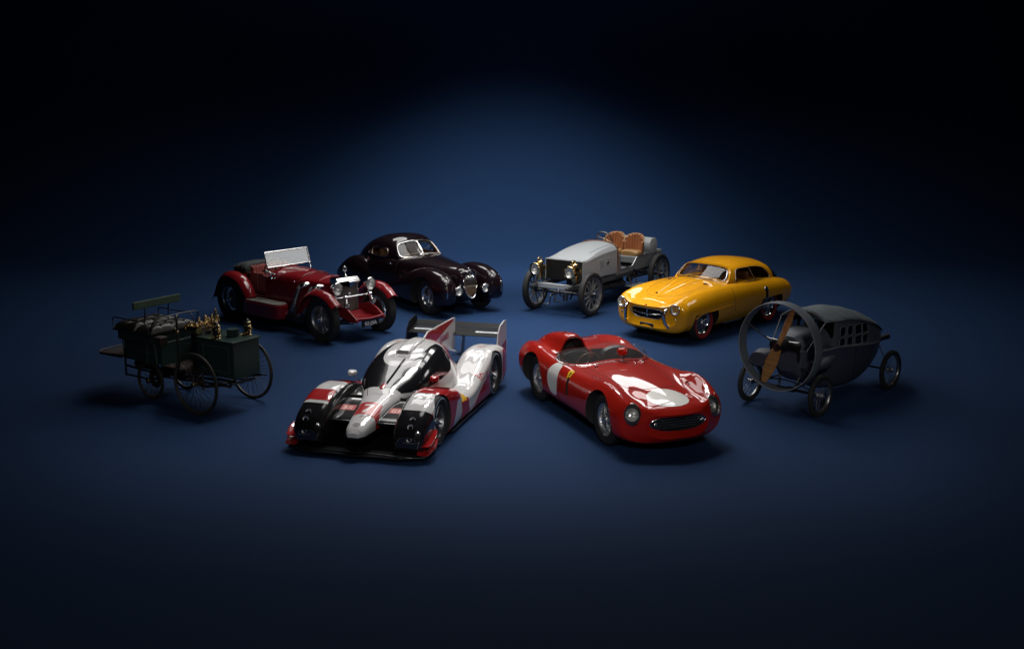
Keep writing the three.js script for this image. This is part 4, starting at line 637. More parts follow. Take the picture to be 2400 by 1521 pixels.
// ------------------------------------------------------------------ yellow coupe with glass dome tail
{
  const car = thing('domed_coupe', 'yellow two door coupe with glass dome at the rear and red tyre walls', 'car', 'vehicles on the blue studio floor', 3.689, -22.467, rad(-133.85));
  const yel = paint(.84, .37, .006), dk = new THREE.MeshPhysicalMaterial({ color: C(.02, .016, .010), roughness: .1, clearcoat: 1, clearcoatRoughness: .03 }), tan = flat(.22, .10, .04, .5), redw = flat(.30, .018, .015, .55);
  const body0 = loft([
    [1.86, [[0, .27], [.42, .28, -.04], [.57, .35, -.07], [.63, .47, -.09], [.645, .60, -.10], [.57, .70, -.08], [.38, .665, -.02], [.2, .655], [0, .65]]],
    [1.80, [[0, .225], [.5, .235, -.03], [.65, .32, -.05], [.71, .47, -.07], [.715, .62, -.08], [.60, .745, -.06], [.40, .70, -.01], [.2, .69], [0, .685]]],
    [1.5, [[0, .19], [.6, .20], [.745, .31], [.795, .49], [.775, .69], [.63, .835], [.43, .785], [.2, .795], [0, .80]]],
    [1.09, [[0, .18], [.64, .19], [.77, .31], [.815, .49], [.79, .72], [.66, .875], [.43, .865], [.2, .885], [0, .895]]],
    [.5, [[0, .18], [.64, .19], [.75, .30], [.81, .49], [.785, .74], [.68, .88], [.44, .93], [.2, .965], [0, .98]]],
    [0, [[0, .18], [.64, .19], [.74, .30], [.80, .49], [.785, .74], [.68, .87], [.5, .90], [.2, .92], [0, .92]]],
    [-.6, [[0, .18], [.64, .19], [.74, .30], [.80, .50], [.785, .73], [.68, .855], [.5, .88], [.2, .89], [0, .89]]],
    [-1.1, [[0, .18], [.64, .19], [.76, .30], [.82, .51], [.80, .72], [.67, .845], [.48, .855], [.2, .86], [0, .86]]],
    [-1.6, [[0, .20], [.60, .21], [.73, .31], [.785, .50], [.765, .68], [.63, .79], [.45, .80], [.2, .80], [0, .80]]],
    [-2.0, [[0, .25], [.48, .26], [.61, .34], [.665, .48], [.645, .60], [.52, .69], [.36, .70], [.2, .70], [0, .70]]],
    [-2.24, [[0, .34], [.3, .35, .02], [.42, .39, .04], [.47, .46, .06], [.45, .52, .05], [.36, .57, .03], [.24, .58, .01], [.1, .58], [0, .58]]]], { nu: 100, per: 5 });
  const cut = [];
  for (const s of [1, -1]) for (const x of [1.0925, -1.0925]) { const o = []; for (let i = 0; i <= 40; i++) { const a = -.6 + i / 40 * (Math.PI + 1.2); o.push([x + .385 * Math.cos(a), Math.min(.33 + .385 * Math.sin(a), x > 0 ? .52 : .53)]); } cut.push(slab(o, s > 0 ? .55 : -1.1, s > 0 ? 1.1 : -.55, 0)); }
  const gm = smooth2([[.355, .57], [.345, .50], [.25, .435], [0, .42], [-.25, .435], [-.345, .50], [-.355, .57], [-.2, .60], [0, .60], [.2, .60]], 4, true);
  cut.push(extrude(gm, .35, 0).rotateY(Math.PI / 2).translate(1.66, 0, 0));
  for (const s of [1, -1]) cut.push(box(-.86, .62, s * .82, .07, .22, .10, .02));
  const [bs, bw] = carve(body0, cut, yel, M.black);
  const body = mesh('body', bs, yel, car); mesh('wheel_arches', bw, M.black, car);
  // grille
  const gr = group('grille', car);
  mesh('backing', extrude(gm, .004, 0).rotateY(Math.PI / 2).translate(1.70, 0, 0), M.black, gr);
  mesh('trim', tube(gm.map(([z, y]) => [1.835 - .12 * z * z - (y < .5 ? .02 : 0), y, z]), .008, 80, 6, true), M.steel, gr);
  mesh('cross_bar', tube([[1.77, .52, .34], [1.82, .505, .15], [1.825, .50, 0], [1.82, .505, -.15], [1.77, .52, -.34]], .011, 30, 8), M.chrome, gr);
  mesh('upright', box(1.81, .51, 0, .02, .17, .018, .004), M.chrome, gr);
  for (let i = -6; i <= 6; i++) mesh('slat', box(1.74, .51, i * .052, .02, .15, .006, .001), M.satin, gr);
  mesh('bonnet_badge', ball(1.845, .665, 0, .016, .8, 1.3, 1), flat(.3, .02, .02, .3), car);
  mesh('number_plate', box(1.845, .30, -.02, .012, .075, .30, .004), M.satin, car); for (const y of [.342, .258]) mesh('plate_bar', box(1.852, y, -.02, .012, .006, .31), M.steel, car);
  for (const s of [1, -1]) {
    headlamp(car, 1.795, .645, s * .60, .095, M.chrome, rad(4), -s * .06, 1.0);
    const b = group('bumperette', car); mesh('blade', tube([[1.80, .64, s * .44], [1.87, .60, s * .435], [1.885, .48, s * .44], [1.85, .36, s * .46], [1.79, .30, s * .48]], .026, 30, 10), M.chrome, b); mesh('buffer', tube([[1.875, .60, s * .415], [1.892, .48, s * .415], [1.86, .37, s * .435]], .014, 20, 8), M.black, b);
    mesh('side_lamp', latheX([[0, .03], [.014, .024], [.024, .008], [.026, 0]], 20).translate(1.755, .465, s * .60), M.chrome, car);
    for (const x of [1.0925, -1.0925]) wireWheel(car, { r: .325, rim: .205, w: .16, x, z: s * .66, side: s, n: 24, hubR: .045, band: redw, rimMat: M.chrome, spokeMat: M.chrome, spin: 3, dish: .45, ribs: 4 });
    mesh('arch_flare', tube([[1.42, .455, 0], [1.2, .515, 0], [.9, .53, 0], [.6, .54, 0], [.3, .555, 0]].map(([x, y]) => { const h = hit(body, [x, y, s * 3], [0, 0, -s]); return h ? V(h.p.x, y, h.p.z) : V(x, y, s * .8); }), .012, 40, 6), yel, car);
    // lower side sill tucked in, exhaust stubs
    for (let i = 0; i < 5; i++) mesh('exhaust_stub', bar([.35 - i * .12, .20, s * .66], [.30 - i * .12, .205, s * .70], .018), M.steel, car);
    const sv = group('side_vent', car); mesh('trim', tube([[-.83, .73, 0], [-.80, .69, 0], [-.83, .52, 0], [-.86, .50, 0], [-.90, .53, 0], [-.895, .70, 0], [-.87, .735, 0]].map(([x, y]) => { const h = hit(body, [x, y, s * 3], [0, 0, -s]); return V(x, y, h ? h.p.z : s * .78); }), .009, 50, 6, true), M.chrome, sv); mesh('blade', box(-.862, .61, s * .775, .012, .2, .02), M.chrome, sv);
    const h = hit(body, [.60, 2, s * .40], [0, -1, 0]); mesh('bonnet_vent', cyl(0, 0, 0, .045, .008, 'y').scale(1.3, 1, .55).translate(h.p.x, h.p.y + .002, h.p.z), M.black, car);
    // long ridges of the bonnet
    const rg = loft([[1.42, [[0, .0], [.02, .0], [.02, .002], [0, .004]]], [1.2, [[0, -.02], [.05, -.02], [.045, .006], [0, .016]]], [.8, [[0, -.02], [.085, -.02], [.07, .012], [0, .028]]], [.48, [[0, -.02], [.1, -.02], [.08, .010], [0, .022]]]], { nu: 24, z0: s * .0 });
    const P = rg.attributes.position; for (let i = 0; i < P.count; i++) { const x = P.getX(i), z = s * (.07 + (1.42 - x) * .13) + P.getZ(i); const k = hit(body, [x, 2, z], [0, -1, 0]); P.setXYZ(i, x, (k ? k.p.y : .85) + P.getY(i) - .002, z); } rg.computeVertexNormals(); mesh('bonnet_ridge', rg, yel, car);
    seam('door_joint', body, [[.22, .84, s * 3], [.20, .6, s * 3], [.16, .40, s * 3]], [0, 0, -s], M.black, car, .003);
  }
  seam('bonnet_joint', body, [[.5, 2, .46], [1.0, 2, .44], [1.35, 2, .36], [1.50, 2, .2], [1.54, 2, 0], [1.50, 2, -.2], [1.35, 2, -.36], [1.0, 2, -.44], [.5, 2, -.46]], [0, -1, 0], M.black, car, .003);
  mesh('bonnet_opening', ball(1.44, hit(body, [1.44, 2, .07], [0, -1, 0]).p.y + .008, .07, .02, 1.6, .5, .8), M.black, car);
  // cabin
  const wx = (y, z) => .37 - (y - .98) * 1.35 - .80 * z * z;
  const front = [[0, .86], [.56, .86], [.595, .92], [.565, 1.03], [.50, 1.135], [.32, 1.20], [0, 1.222]].map(([z, y]) => [z, y, wx(y, z)]);
  const cab0 = loft([[0, front], [-.45, [[0, .78], [.66, .78], [.665, .88], [.61, 1.04], [.51, 1.165], [.31, 1.24], [0, 1.262]]], [-1.0, [[0, .78], [.65, .78], [.655, .86], [.595, 1.01], [.49, 1.125], [.29, 1.2], [0, 1.225]]], [-1.4, [[0, .74], [.59, .74], [.595, .82], [.54, .95], [.44, 1.05], [.26, 1.115], [0, 1.14]]], [-1.75, [[0, .66], [.49, .66], [.49, .74], [.43, .84], [.34, .91], [.19, .955], [0, .97]]], [-2.08, [[0, .55], [.28, .55], [.28, .60], [.24, .67], [.18, .71], [.09, .735], [0, .74]]]], { nu: 60, per: 6 });
  const hollow = csg(inflate(cab0, -.028), [box(-.75, 1.2, 0, 2.2, .98, 2, 0)], INTERSECTION);
  const wo = smooth2([[0, .985], [.3, .965], [.50, .945], [.535, .97], [.50, 1.08], [.45, 1.135], [.3, 1.175], [0, 1.195], [-.3, 1.175], [-.45, 1.135], [-.50, 1.08], [-.535, .97], [-.50, .945], [-.3, .965]], 3, true);
  const wcut = extrude(wo.map(([z, y]) => [-z, y]), 1.0, 0).rotateY(Math.PI / 2).translate(-.36, 0, 0);
  const so = smooth2([[-.06, .895], [-.10, 1.0], [-.17, 1.105], [-.5, 1.13], [-.9, 1.10], [-1.12, 1.04], [-1.22, .94], [-1.22, .865], [-.6, .885]], 4, true);
  const dome = slab([[-1.42, .4], [-1.42, 1.4], [-2.6, 1.4], [-2.6, .4]], -1, 1, 0);
  const [cs, ci] = carve(cab0, [hollow, wcut, slab(so, -1, 1, 0), dome], yel, tan);
  mesh('cabin', cs, yel, car); mesh('cabin_lining', ci, tan, car);
  mesh('glass_dome', csg(csg(cab0, [slab([[-1.425, .4], [-1.425, 1.4], [-2.6, 1.4], [-2.6, .4]], -1, 1, 0)], INTERSECTION), []), dk, car);
  const ws = group('windscreen', car); const cabM = new THREE.Mesh(cab0);
  { const rows = [], n = 20, m = 8; const pos = [], idx = []; for (let i = 0; i <= n; i++) { const u = i / n * 2 - 1; for (let k = 0; k <= m; k++) { const t = k / m; const zb = .515 * u, yb = .985 - .045 * u * u, zt = .46 * u, yt = 1.195 - .065 * u * u; const z = zb + (zt - zb) * t, y = yb + (yt - yb) * t; pos.push(wx(y, z) - .004, y, z); if (i && k) { const a = (i - 1) * (m + 1) + k - 1, b = a + m + 1; idx.push(a, a + 1, b, b, a + 1, b + 1); } } } const g = new THREE.BufferGeometry(); g.setAttribute('position', new THREE.Float32BufferAttribute(pos, 3)); g.setIndex(idx); g.computeVertexNormals(); mesh('pane', g, M.glass, ws); }
  mesh('rubber_trim', tube(wo.map(([z, y]) => [wx(y, z) + .004, y, z]), .009, 100, 6, true), M.black, ws);
  mesh('bright_trim', tube(wo.filter(([z, y]) => z < -.36 && y < 1.12).map(([z, y]) => [wx(y, z) + .012, y, z]), .010, 24, 6), M.chrome, ws);
  for (const s of [1, -1]) { const w = group('side_window', car); const o = so.map(([x, y]) => { const h = hit(cabM, [x, y, s * 3], [0, 0, -s]); return [x, y, h.p.z - s * .008]; }); mesh('pane', pane(o), M.glass, w); mesh('trim', tube(o.map(([x, y, z]) => [x, y, z + s * .008]), .006, 80, 6, true), M.steel, w); const h1 = hit(cabM, [-.66, .90, s * 3], [0, 0, -s]).p, h2 = hit(cabM, [-.58, 1.12, s * 3], [0, 0, -s]).p; mesh('divider', bar([h1.x, .885, h1.z], [h2.x, 1.125, h2.z], .010), M.chrome, w); mesh('seat', merge([box(-.62, .86, s * .3, .14, .34, .46, .06), box(-.35, .70, s * .3, .5, .14, .46, .05)]), tan, car); }
  for (const z of [.18, -.28]) { const q = []; for (let i = 0; i <= 6; i++) { const zz = z - i * .045, y = .985 + .012 * i * .6; q.push([wx(y, zz) + .018, y - .0, zz]); } mesh('wiper', tube(q, .006, 16, 5), M.black, car); }
  const sw = group('steering_wheel', car); sw.position.set(-.05, .92, -.30); sw.rotation.z = rad(-28); mesh('rim', new THREE.TorusGeometry(.18, .011, 10, 36).rotateY(Math.PI / 2), M.satin, sw); mesh('hub', ball(0, 0, 0, .03), M.satin, sw);
}

// ------------------------------------------------------------------ grey Edwardian racer
{
  const car = thing('veteran_racer', 'grey veteran racing car with brass lamps, tan leather bucket seats and wooden spoked wheels', 'car', 'vehicles on the blue studio floor', 1.843, -24.941, rad(-123.99));
  const grey = paint(.40, .425, .44, { clearcoat: .6, clearcoatRoughness: .2 }), dgrey = flat(.20, .215, .225, .45), leather = flat(.40, .155, .062, .40), cush = flat(.36, .20, .075, .45), frame = flat(.07, .075, .08, .5), woodg = paint(.14, .15, .16, { clearcoat: .4, clearcoatRoughness: .3 });
  // bonnet, faceted, rising to the scuttle
  const S = (x, w, yb, ys, wc, yc, wm, ym, y0) => [x, [[0, yb], [w * .97, yb], [w, yb + .02], [w, ys - .03], [w, ys - .004], [w * .992, ys + .004], [wc + (w - wc) * .12, yc - (yc - ys) * .12], [wc - .012, yc + .006], [wm, ym], [0, y0]]];
  const bon0 = loft([S(1.38, .435, .64, 1.03, .43, 1.055, .2, 1.065, 1.065), S(1.3, .436, .64, 1.035, .425, 1.062, .2, 1.078, 1.08), S(.75, .44, .64, 1.10, .40, 1.165, .2, 1.205, 1.215), S(.55, .44, .64, 1.115, .39, 1.19, .2, 1.235, 1.248), S(.15, .445, .63, 1.13, .38, 1.215, .2, 1.262, 1.278), S(.05, .445, .63, 1.13, .38, 1.21, .2, 1.26, 1.275)], { nu: 50, per: 5 });
  const bonnet = mesh('bonnet', bon0, grey, car);
  seam('bonnet_joint', bonnet, [[.95, 2, -.30], [.5, 2, -.325], [.12, 2, -.335]], [0, -1, 0], M.black, car, .004);
  // side panel and round hole
  mesh('side_panel', box(.55, .90, -.4455, .52, .22, .006, .003), grey, car);
  mesh('side_hole', cyl(.44, .905, -.45, .042, .006, 'z'), M.black, car); mesh('hole_rim', new THREE.TorusGeometry(.043, .006, 8, 28).translate(.44, .905, -.452), M.steel, car);
  for (const [x, y] of [[.78, .99], [.32, .99], [.78, .81], [.32, .81]]) mesh('rivet', ball(x, y, -.450, .010), M.steel, car);
  for (let i = 0; i < 5; i++) mesh('panel_louvre', box(.62 + i * .03, .90, -.4495, .008, .14, .006, .002), dgrey, car);
  // radiator
  const rd = group('radiator', car);
  mesh('core', box(1.405, .845, 0, .05, .40, .86, .008), flat(.008, .008, .009, .65), rd);
  for (let i = 0; i < 15; i++) mesh('fin', box(1.432, .66 + i * .0265, 0, .006, .004, .84, .001), flat(.02, .02, .02, .4), rd);
  mesh('frame', [box(1.41, 1.052, 0, .06, .02, .88), box(1.41, .845, .434, .06, .41, .012), box(1.41, .845, -.434, .06, .41, .012)], grey, rd);
  for (let i = 0; i < 7; i++) mesh('rivet', ball(1.44, .68 + i * .055, -.39, .007), M.iron, rd);
  // chassis
  for (const s of [1, -1]) {
    mesh('chassis_rail', slab(smooth2([[2.0, .60], [1.8, .60], [1.4, .60], [-1.9, .60], [-2.05, .58]], 3).concat([[-2.05, .52], [1.4, .51], [1.8, .54], [2.0, .56]]), s * .40 - .03, s * .40 + .03, .006), frame, car);
    mesh('leaf_spring', merge([0, 1, 2, 3].map((k) => tube([[1.465 + .5 - k * .1, .55 - k * .012, s * .40], [1.465, .46 - k * .015, s * .40], [1.465 - .5 + k * .1, .55 - k * .012, s * .40]], .013, 24, 6))), M.iron, car);
    mesh('leaf_spring', merge([0, 1, 2, 3].map((k) => tube([[-1.465 + .55 - k * .1, .56 - k * .012, s * .46], [-1.465, .46 - k * .015, s * .46], [-1.465 - .5 + k * .1, .55 - k * .012, s * .46]], .013, 24, 6))), frame, car);
    // lamp on a bracket
    const lx = 1.80, ly = .90, lz = s * .40, l = group('brass_lamp', car);
    mesh('body', latheX([[0, -.22], [.07, -.21], [.085, -.17], [.085, -.02], [.10, -.01], [.115, .06], [.128, .075], [.128, .095], [.112, .10]], 40).translate(lx, ly, lz), M.brass, l);
    mesh('chimney', merge([latheY([[.06, 0], [.065, .05], [.085, .06], [.085, .075], [.0, .10]]).translate(lx - .10, ly + .07, lz), tube([[lx - .16, ly + .10, lz], [lx - .13, ly + .20, lz], [lx - .04, ly + .20, lz], [lx - .0, ly + .12, lz]], .012)]), M.brass, l);
    mesh('reflector', latheX([[0, .0], [.06, .02], [.105, .08]], 28).translate(lx, ly, lz), M.bowl, l);
    mesh('lens', latheX([[.113, .096], [.07, .108], [0, .113]], 28).translate(lx, ly, lz), M.lens, l);
    mesh('generator', merge([cyl(lx - .10, ly - .13, lz + s * .02, .07, .10, 'y'), cyl(lx - .10, ly - .20, lz + s * .02, .05, .06, 'y'), bar([lx - .2, ly + .04, lz - .09], [lx - .2, ly - .16, lz - .09], .008)]), M.brass, l);
    mesh('bracket', tube([[lx - .08, ly - .2, lz], [lx - .05, ly - .3, lz], [lx - .18, ly - .33, lz], [lx - .35, .60, s * .40]], .016), M.iron, l);
    for (const x of [1.465, -1.465]) {
      const w = group('wheel', car), r = .434; w.position.set(x, r, s * .655); w.rotation.y = s > 0 ? 0 : Math.PI;
      mesh('tyre', tyreGeo(r, .335, .12, 2), flat(.018, .018, .019, .65), w);
      mesh('rim', latheZ([[.345, .035], [.348, .045], [.335, .05], [.305, .034], [.30, 0], [.305, -.034], [.335, -.05]], 56), woodg, w);
      mesh('rim_edge', new THREE.TorusGeometry(.336, .006, 8, 64).translate(0, 0, .048), M.steel, w);
      for (let k = 0; k < 12; k++) { const a = (k + .5) / 12 * 2 * Math.PI; mesh('spoke', bar([.05 * Math.cos(a), .05 * Math.sin(a), .012], [.305 * Math.cos(a), .305 * Math.sin(a), .0], .024, .018, 8), woodg, w); }
      mesh('hub', latheZ([[0, .12], [.025, .118], [.035, .10], [.04, .05], [.075, .045], [.08, .03], [.08, -.03], [.06, -.05], [0, -.06]], 28), M.iron, w);
    }
  }
  mesh('front_cross_member', box(1.78, .575, 0, .07, .10, .80, .01), grey, car);
  mesh('front_axle', merge([bar([1.465, .40, -.60], [1.465, .40, .60], .035), bar([1.30, .36, -.55], [1.30, .36, .55], .014)]), M.iron, car);
  mesh('starting_handle', merge([bar([1.60, .44, 0], [1.92, .42, 0], .022), tube([[1.90, .43, 0], [1.94, .40, .0], [1.94, .26, .02], [1.97, .24, .06], [1.97, .24, .14]], .013)]), M.iron, car);
  mesh('steering_rods', merge([bar([1.62, .46, -.33], [1.5, .30, -.2], .02), bar([1.62, .46, .05], [1.72, .26, .05], .018), bar([1.72, .26, .05], [1.72, .26, -.12], .014), cyl(1.66, .36, -.18, .05, .16, 'y'), tube([[1.9, .55, .22], [1.88, .42, .2], [1.8, .33, .24]], .013), tube([[1.88, .55, -.15], [1.92, .48, -.18], [1.84, .40, -.22]], .013)]), M.iron, car);
  mesh('rear_axle', merge([bar([-1.465, .434, -.6], [-1.465, .434, .6], .045), ball(-1.465, .434, 0, .15)]), M.iron, car);
  mesh('gearbox', merge([box(-.35, .46, 0, .7, .22, .42, .04), cyl(-.1, .36, -.38, .07, .5, 'x'), cyl(-.55, .42, -.42, .06, .1, 'z'), bar([-.5, .46, -.44], [-1.4, .45, -.50], .03), bar([-.62, .62, -.46], [-.95, .52, -.5], .025), cyl(.25, .36, -.3, .08, .4, 'x'), box(.55, .45, 0, .8, .22, .5, .04)]), M.iron, car);
  mesh('running_step', box(-.62, .30, -.55, .55, .02, .24, .006), dgrey, car); mesh('step_bracket', merge([bar([-.5, .31, -.5], [-.5, .52, -.42], .014), bar([-.75, .31, -.5], [-.75, .52, -.42], .014)]), M.iron, car);
  // body tub with the cut-down doorway
  const side = [[.06, .60], [.06, .74], [-.02, 1.0], [-.05, .98], [-.08, .72], [-.13, .70], [-.58, .70], [-.80, .875], [-1.45, .875], [-1.95, .86], [-1.97, .66], [-1.5, .60]];
  for (const s of [1, -1]) { mesh('tub_side', slab(side, s * .45 - .012, s * .45 + .012, .004), dgrey, car); mesh('doorway_trim', tube([[-.03, 1.02, s * .465], [-.06, .90, s * .465], [-.085, .73, s * .465], [-.14, .705, s * .465], [-.36, .702, s * .465], [-.57, .705, s * .465], [-.68, .78, s * .465], [-.79, .875, s * .465], [-1.0, .878, s * .465], [-1.3, .878, s * .465]], .009, 60, 6), metal(.7, .7, .7, .3), car); }
  mesh('dashboard', merge([box(.03, .90, 0, .03, .60, .92, .01), tube([[.045, .62, -.46], [.045, 1.12, -.455], [.045, 1.22, -.38], [.045, 1.28, 0], [.045, 1.22, .38], [.045, 1.12, .455], [.045, .62, .46]], .014, 60, 8)]), flat(.20, .08, .035, .4), car);
  mesh('tub_floor', box(-.95, .62, 0, 2.0, .03, .90, .006), dgrey, car);
  mesh('seat_platform', box(-1.05, .80, 0, .62, .14, .86, .02), dgrey, car);
  mesh('tail_box', slab([[-1.36, .62], [-1.36, .90], [-1.97, .88], [-1.98, .64]], -.44, .44, .012), dgrey, car);
  const tk = group('fuel_tank', car); mesh('drum', cyl(-1.53, 1.02, 0, .175, .90, 'z', .175, 48), grey, tk); for (const s of [1, -1]) mesh('end_cap', latheZ([[0, .045], [.15, .03], [.182, .02], [.182, .006], [.165, 0]].map((p) => [p[0], p[1]]), 44).rotateY(s > 0 ? 0 : Math.PI).translate(-1.53, 1.02, s * .45), grey, tk); mesh('filler_cap', merge([bar([-1.70, 1.0, .2], [-1.76, 1.01, .2], .02), bar([-1.6, 1.19, .1], [-1.6, 1.23, .1], .03)]), M.steel, tk); mesh('saddle', box(-1.53, .90, -.455, .28, .09, .02, .004), dgrey, tk);
  // bucket seats
  for (const s of [1, -1]) {
    const st = group('bucket_seat', car), zc = s * .235, cx = -.98;
    const shellPt = (a, y, r) => [cx - r * .95 * Math.cos(a), y, zc + r * Math.sin(a)];
    for (let i = -4; i <= 4; i++) { const a = i * .30; const top = 1.285 - .028 * Math.pow(Math.abs(i) / 4, 1.5) * 4 - (Math.abs(i) === 4 ? .05 : 0); const q = []; for (let k = 0; k <= 6; k++) { const t = k / 6; q.push(shellPt(a, .89 + (top - .89) * t, .195 + .03 * t)); } mesh('pleat', tube(q, .036, 20, 8), leather, st); mesh('pleat_cap', ball(...q[6], .0365), leather, st); }
    const rim = []; for (let i = -10; i <= 10; i++) { const a = i * .13; rim.push(shellPt(a, 1.30 - .16 * Math.pow(Math.abs(i) / 10, 2.6), .255)); } mesh('rim_roll', tube(rim, .018, 60, 8), cush, st);
    { const pos = [], idx = []; for (let i = -10; i <= 10; i++) for (let k = 0; k <= 4; k++) { const a = i * .13, t = k / 4; pos.push(...shellPt(a, .87 + (1.29 - .16 * Math.pow(Math.abs(i) / 10, 2.6) - .87) * t, .25 + .02 * t)); if (i > -10 && k) { const e = (i + 9) * 5 + k - 1, f = e + 5; idx.push(e, f, e + 1, e + 1, f, f + 1); } } const g = new THREE.BufferGeometry(); g.setAttribute('position', new THREE.Float32BufferAttribute(pos, 3)); g.setIndex(idx); g.computeVertexNormals(); mesh('shell', g, grey, st); }
    const cu = loft([[cx + .16, [[0, .87], [.15, .87], [.19, .90], [.18, .93], [.1, .955], [0, .96]]], [cx + .1, [[0, .86], [.17, .86], [.21, .90], [.2, .95], [.1, .975], [0, .98]]], [cx - .1, [[0, .86], [.17, .86], [.2, .90], [.19, .95], [.1, .97], [0, .975]]], [cx - .2, [[0, .87], [.1, .87], [.13, .90], [.12, .93], [.06, .95], [0, .95]]]], { nu: 20, z0: zc }); mesh('cushion', cu, cush, st);
  }
  const sw = group('steering_wheel', car); sw.position.set(-.58, 1.22, .22); sw.rotation.z = rad(-28);
  mesh('rim', new THREE.TorusGeometry(.185, .014, 10, 44).rotateY(Math.PI / 2), metal(.30, .28, .25, .35), sw); for (let k = 0; k < 4; k++) mesh('spoke', bar([0, 0, 0], [0, .18 * Math.sin(k * Math.PI / 2 + .4), .18 * Math.cos(k * Math.PI / 2 + .4)], .008), metal(.4, .3, .22, .3), sw); mesh('hub', ball(0, 0, 0, .032), M.brass, sw); mesh('column', bar([0, 0, 0], [.7, 0, 0], .018), M.iron, sw);
  mesh('brake_lever', merge([bar([-.25, .6, .50], [-.38, 1.05, .52], .012), ball(-.38, 1.06, .52, .018)]), M.iron, car);
}

// ------------------------------------------------------------------ steam carriage
{
  const car = thing('steam_carriage', 'dark green steam carriage with tall wire wheels, quilted black bench and brass boiler fittings', 'carriage', 'vehicles on the blue studio floor', -4.686, -17.215, rad(-34));
  const green = paint(.016, .036, .032, { roughness: .55, clearcoat: .4, clearcoatRoughness: .3 }), lite = flat(.045, .085, .05, .5), leather = flat(.020, .016, .014, .42), iron = metal(.10, .095, .09, .45), brown = flat(.03, .017, .011, .5), rimM = flat(.045, .035, .026, .5);
  const bicycle = (x, z, r, s, n) => { const w = group('wheel', car); w.position.set(x, r, z); w.rotation.y = s > 0 ? 0 : Math.PI;
    mesh('tyre', new THREE.TorusGeometry(r - .016, .017, 10, 72), flat(.022, .019, .016, .6), w); mesh('rim', latheZ([[r - .03, .018], [r - .045, .016], [r - .05, 0], [r - .045, -.016], [r - .03, -.018], [r - .026, 0], [r - .03, .018]], 72), rimM, w);
    mesh('hub', latheZ([[0, .07], [.03, .068], [.036, .05], [.034, .02], [.022, .01], [.022, -.05], [.034, -.06], [.03, -.075], [0, -.08]], 24), M.oldbrass, w);
    for (let i = 0; i < n; i++) { const a = i / n * 2 * Math.PI, k = i % 2 ? .045 : -.05; mesh('spoke', bar([.024 * Math.cos(a + (i % 4 < 2 ? .9 : -.9)), .024 * Math.sin(a + (i % 4 < 2 ? .9 : -.9)), k], [(r - .045) * Math.cos(a), (r - .045) * Math.sin(a), 0], .0026, .0026, 4), iron, w); } return w; };
  for (const s of [1, -1]) { bicycle(.60, s * .53, .453, s, 36); bicycle(-.62, s * .33, .29, s, 28); }
  // frame
  for (const s of [1, -1]) {
    mesh('chassis_rail', merge([tube([[1.10, .50, s * .24], [.5, .47, s * .26], [-.1, .42, s * .27], [-.8, .40, s * .27], [-1.25, .42, s * .26]], .018, 40, 8), bar([.95, .40, s * .2], [-.55, .33, s * .2], .012)]), iron, car);
    mesh('leaf_spring', merge([0, 1, 2].map((k) => tube([[1.1 - k * .12, .47, s * .36], [.62, .40 - k * .012, s * .37], [.14 + k * .12, .47, s * .36]], .011, 24, 6))), brown, car);
    mesh('stub_axle', merge([cyl(.60, .453, s * .45, .03, .16, 'z'), bar([.60, .34, s * .40], [.60, .60, s * .40], .018), bar([.60, .453, s * .42], [.35, .50, s * .3], .02)]), M.oldbrass, car);
    mesh('rear_stay', merge([bar([-1.12, .72, s * .37], [-1.12, .30, s * .37], .016), bar([-1.12, .32, s * .37], [-.62, .29, s * .30], .014), bar([-.62, .29, s * .30], [-.2, .45, s * .27], .012)]), iron, car);
    mesh('drive_gear', latheZ([[.05, .01], [.13, .012], [.14, 0], [.13, -.012], [.05, -.01]], 36).translate(-.62, .29, s * .24), brown, car);
  }
  mesh('front_axle', merge([tube([[.60, .42, .45], [.58, .36, .25], [.58, .34, 0], [.58, .36, -.25], [.60, .42, -.45]], .022), tube([[.78, .46, .30], [.95, .42, .1], [.95, .42, -.1], [.78, .46, -.30]], .012), bar([1.0, .44, .24], [1.0, .44, -.24], .02)]), iron, car);
  mesh('rear_axle', merge([bar([-.62, .29, -.33], [-.62, .29, .33], .02), box(-.62, .36, 0, .2, .14, .3, .03), cyl(-.95, .44, .12, .07, .4, 'x')]), brown, car);
  mesh('engine', merge([box(-.25, .42, .0, .5, .12, .36, .02), cyl(-.1, .44, .2, .055, .34, 'x'), cyl(-.1, .44, -.2, .055, .34, 'x'), ...[0, 1, 2, 3, 4, 5].map((i) => bar([-.45 + i * .13, .48, .24], [-.40 + i * .13, .56, .22], .012))]), iron, car);
  for (let i = 0; i < 7; i++) mesh('grate_bar', bar([.30, .36 + i * .03, .18], [.98, .38 + i * .028, .20], .006), i % 2 ? iron : M.oldbrass, car);
  // tank with moulded panels round the boiler
  const tk = group('water_tank', car);
  mesh('case', slab([[.385, .535], [.385, 1.045], [1.085, 1.045], [1.085, .535]], -.25, .25, .008), green, tk);
  mesh('top_rim', [box(.735, 1.06, 0, .76, .022, .56, .006), box(.735, 1.048, 0, .73, .02, .53, .004)], green, tk);
  for (const s of [1, -1]) mesh('side_moulding', [[.735, .97, .52, .012], [.735, .61, .52, .012], [.475, .79, .012, .36], [.995, .79, .012, .36]].map(([x, y, w, h]) => box(x, y, s * .252, w, h, .010, .003)), lite, tk);
  mesh('front_moulding', [[.96, 0, .012, .36], [.62, 0, .012, .36]].map(([y, z, h, d]) => box(1.087, y, z, .010, h, d, .003)).concat([[.79, .18], [.79, -.18]].map(([y, z]) => box(1.087, y, z, .010, .34, .012, .003))), lite, tk);
  mesh('lid', [cyl(.80, 1.12, -.03, .085, .10, 'y'), cyl(.80, 1.175, -.03, .092, .012, 'y')], green, tk);
  // boiler and its fittings
  const bo = group('boiler', car);
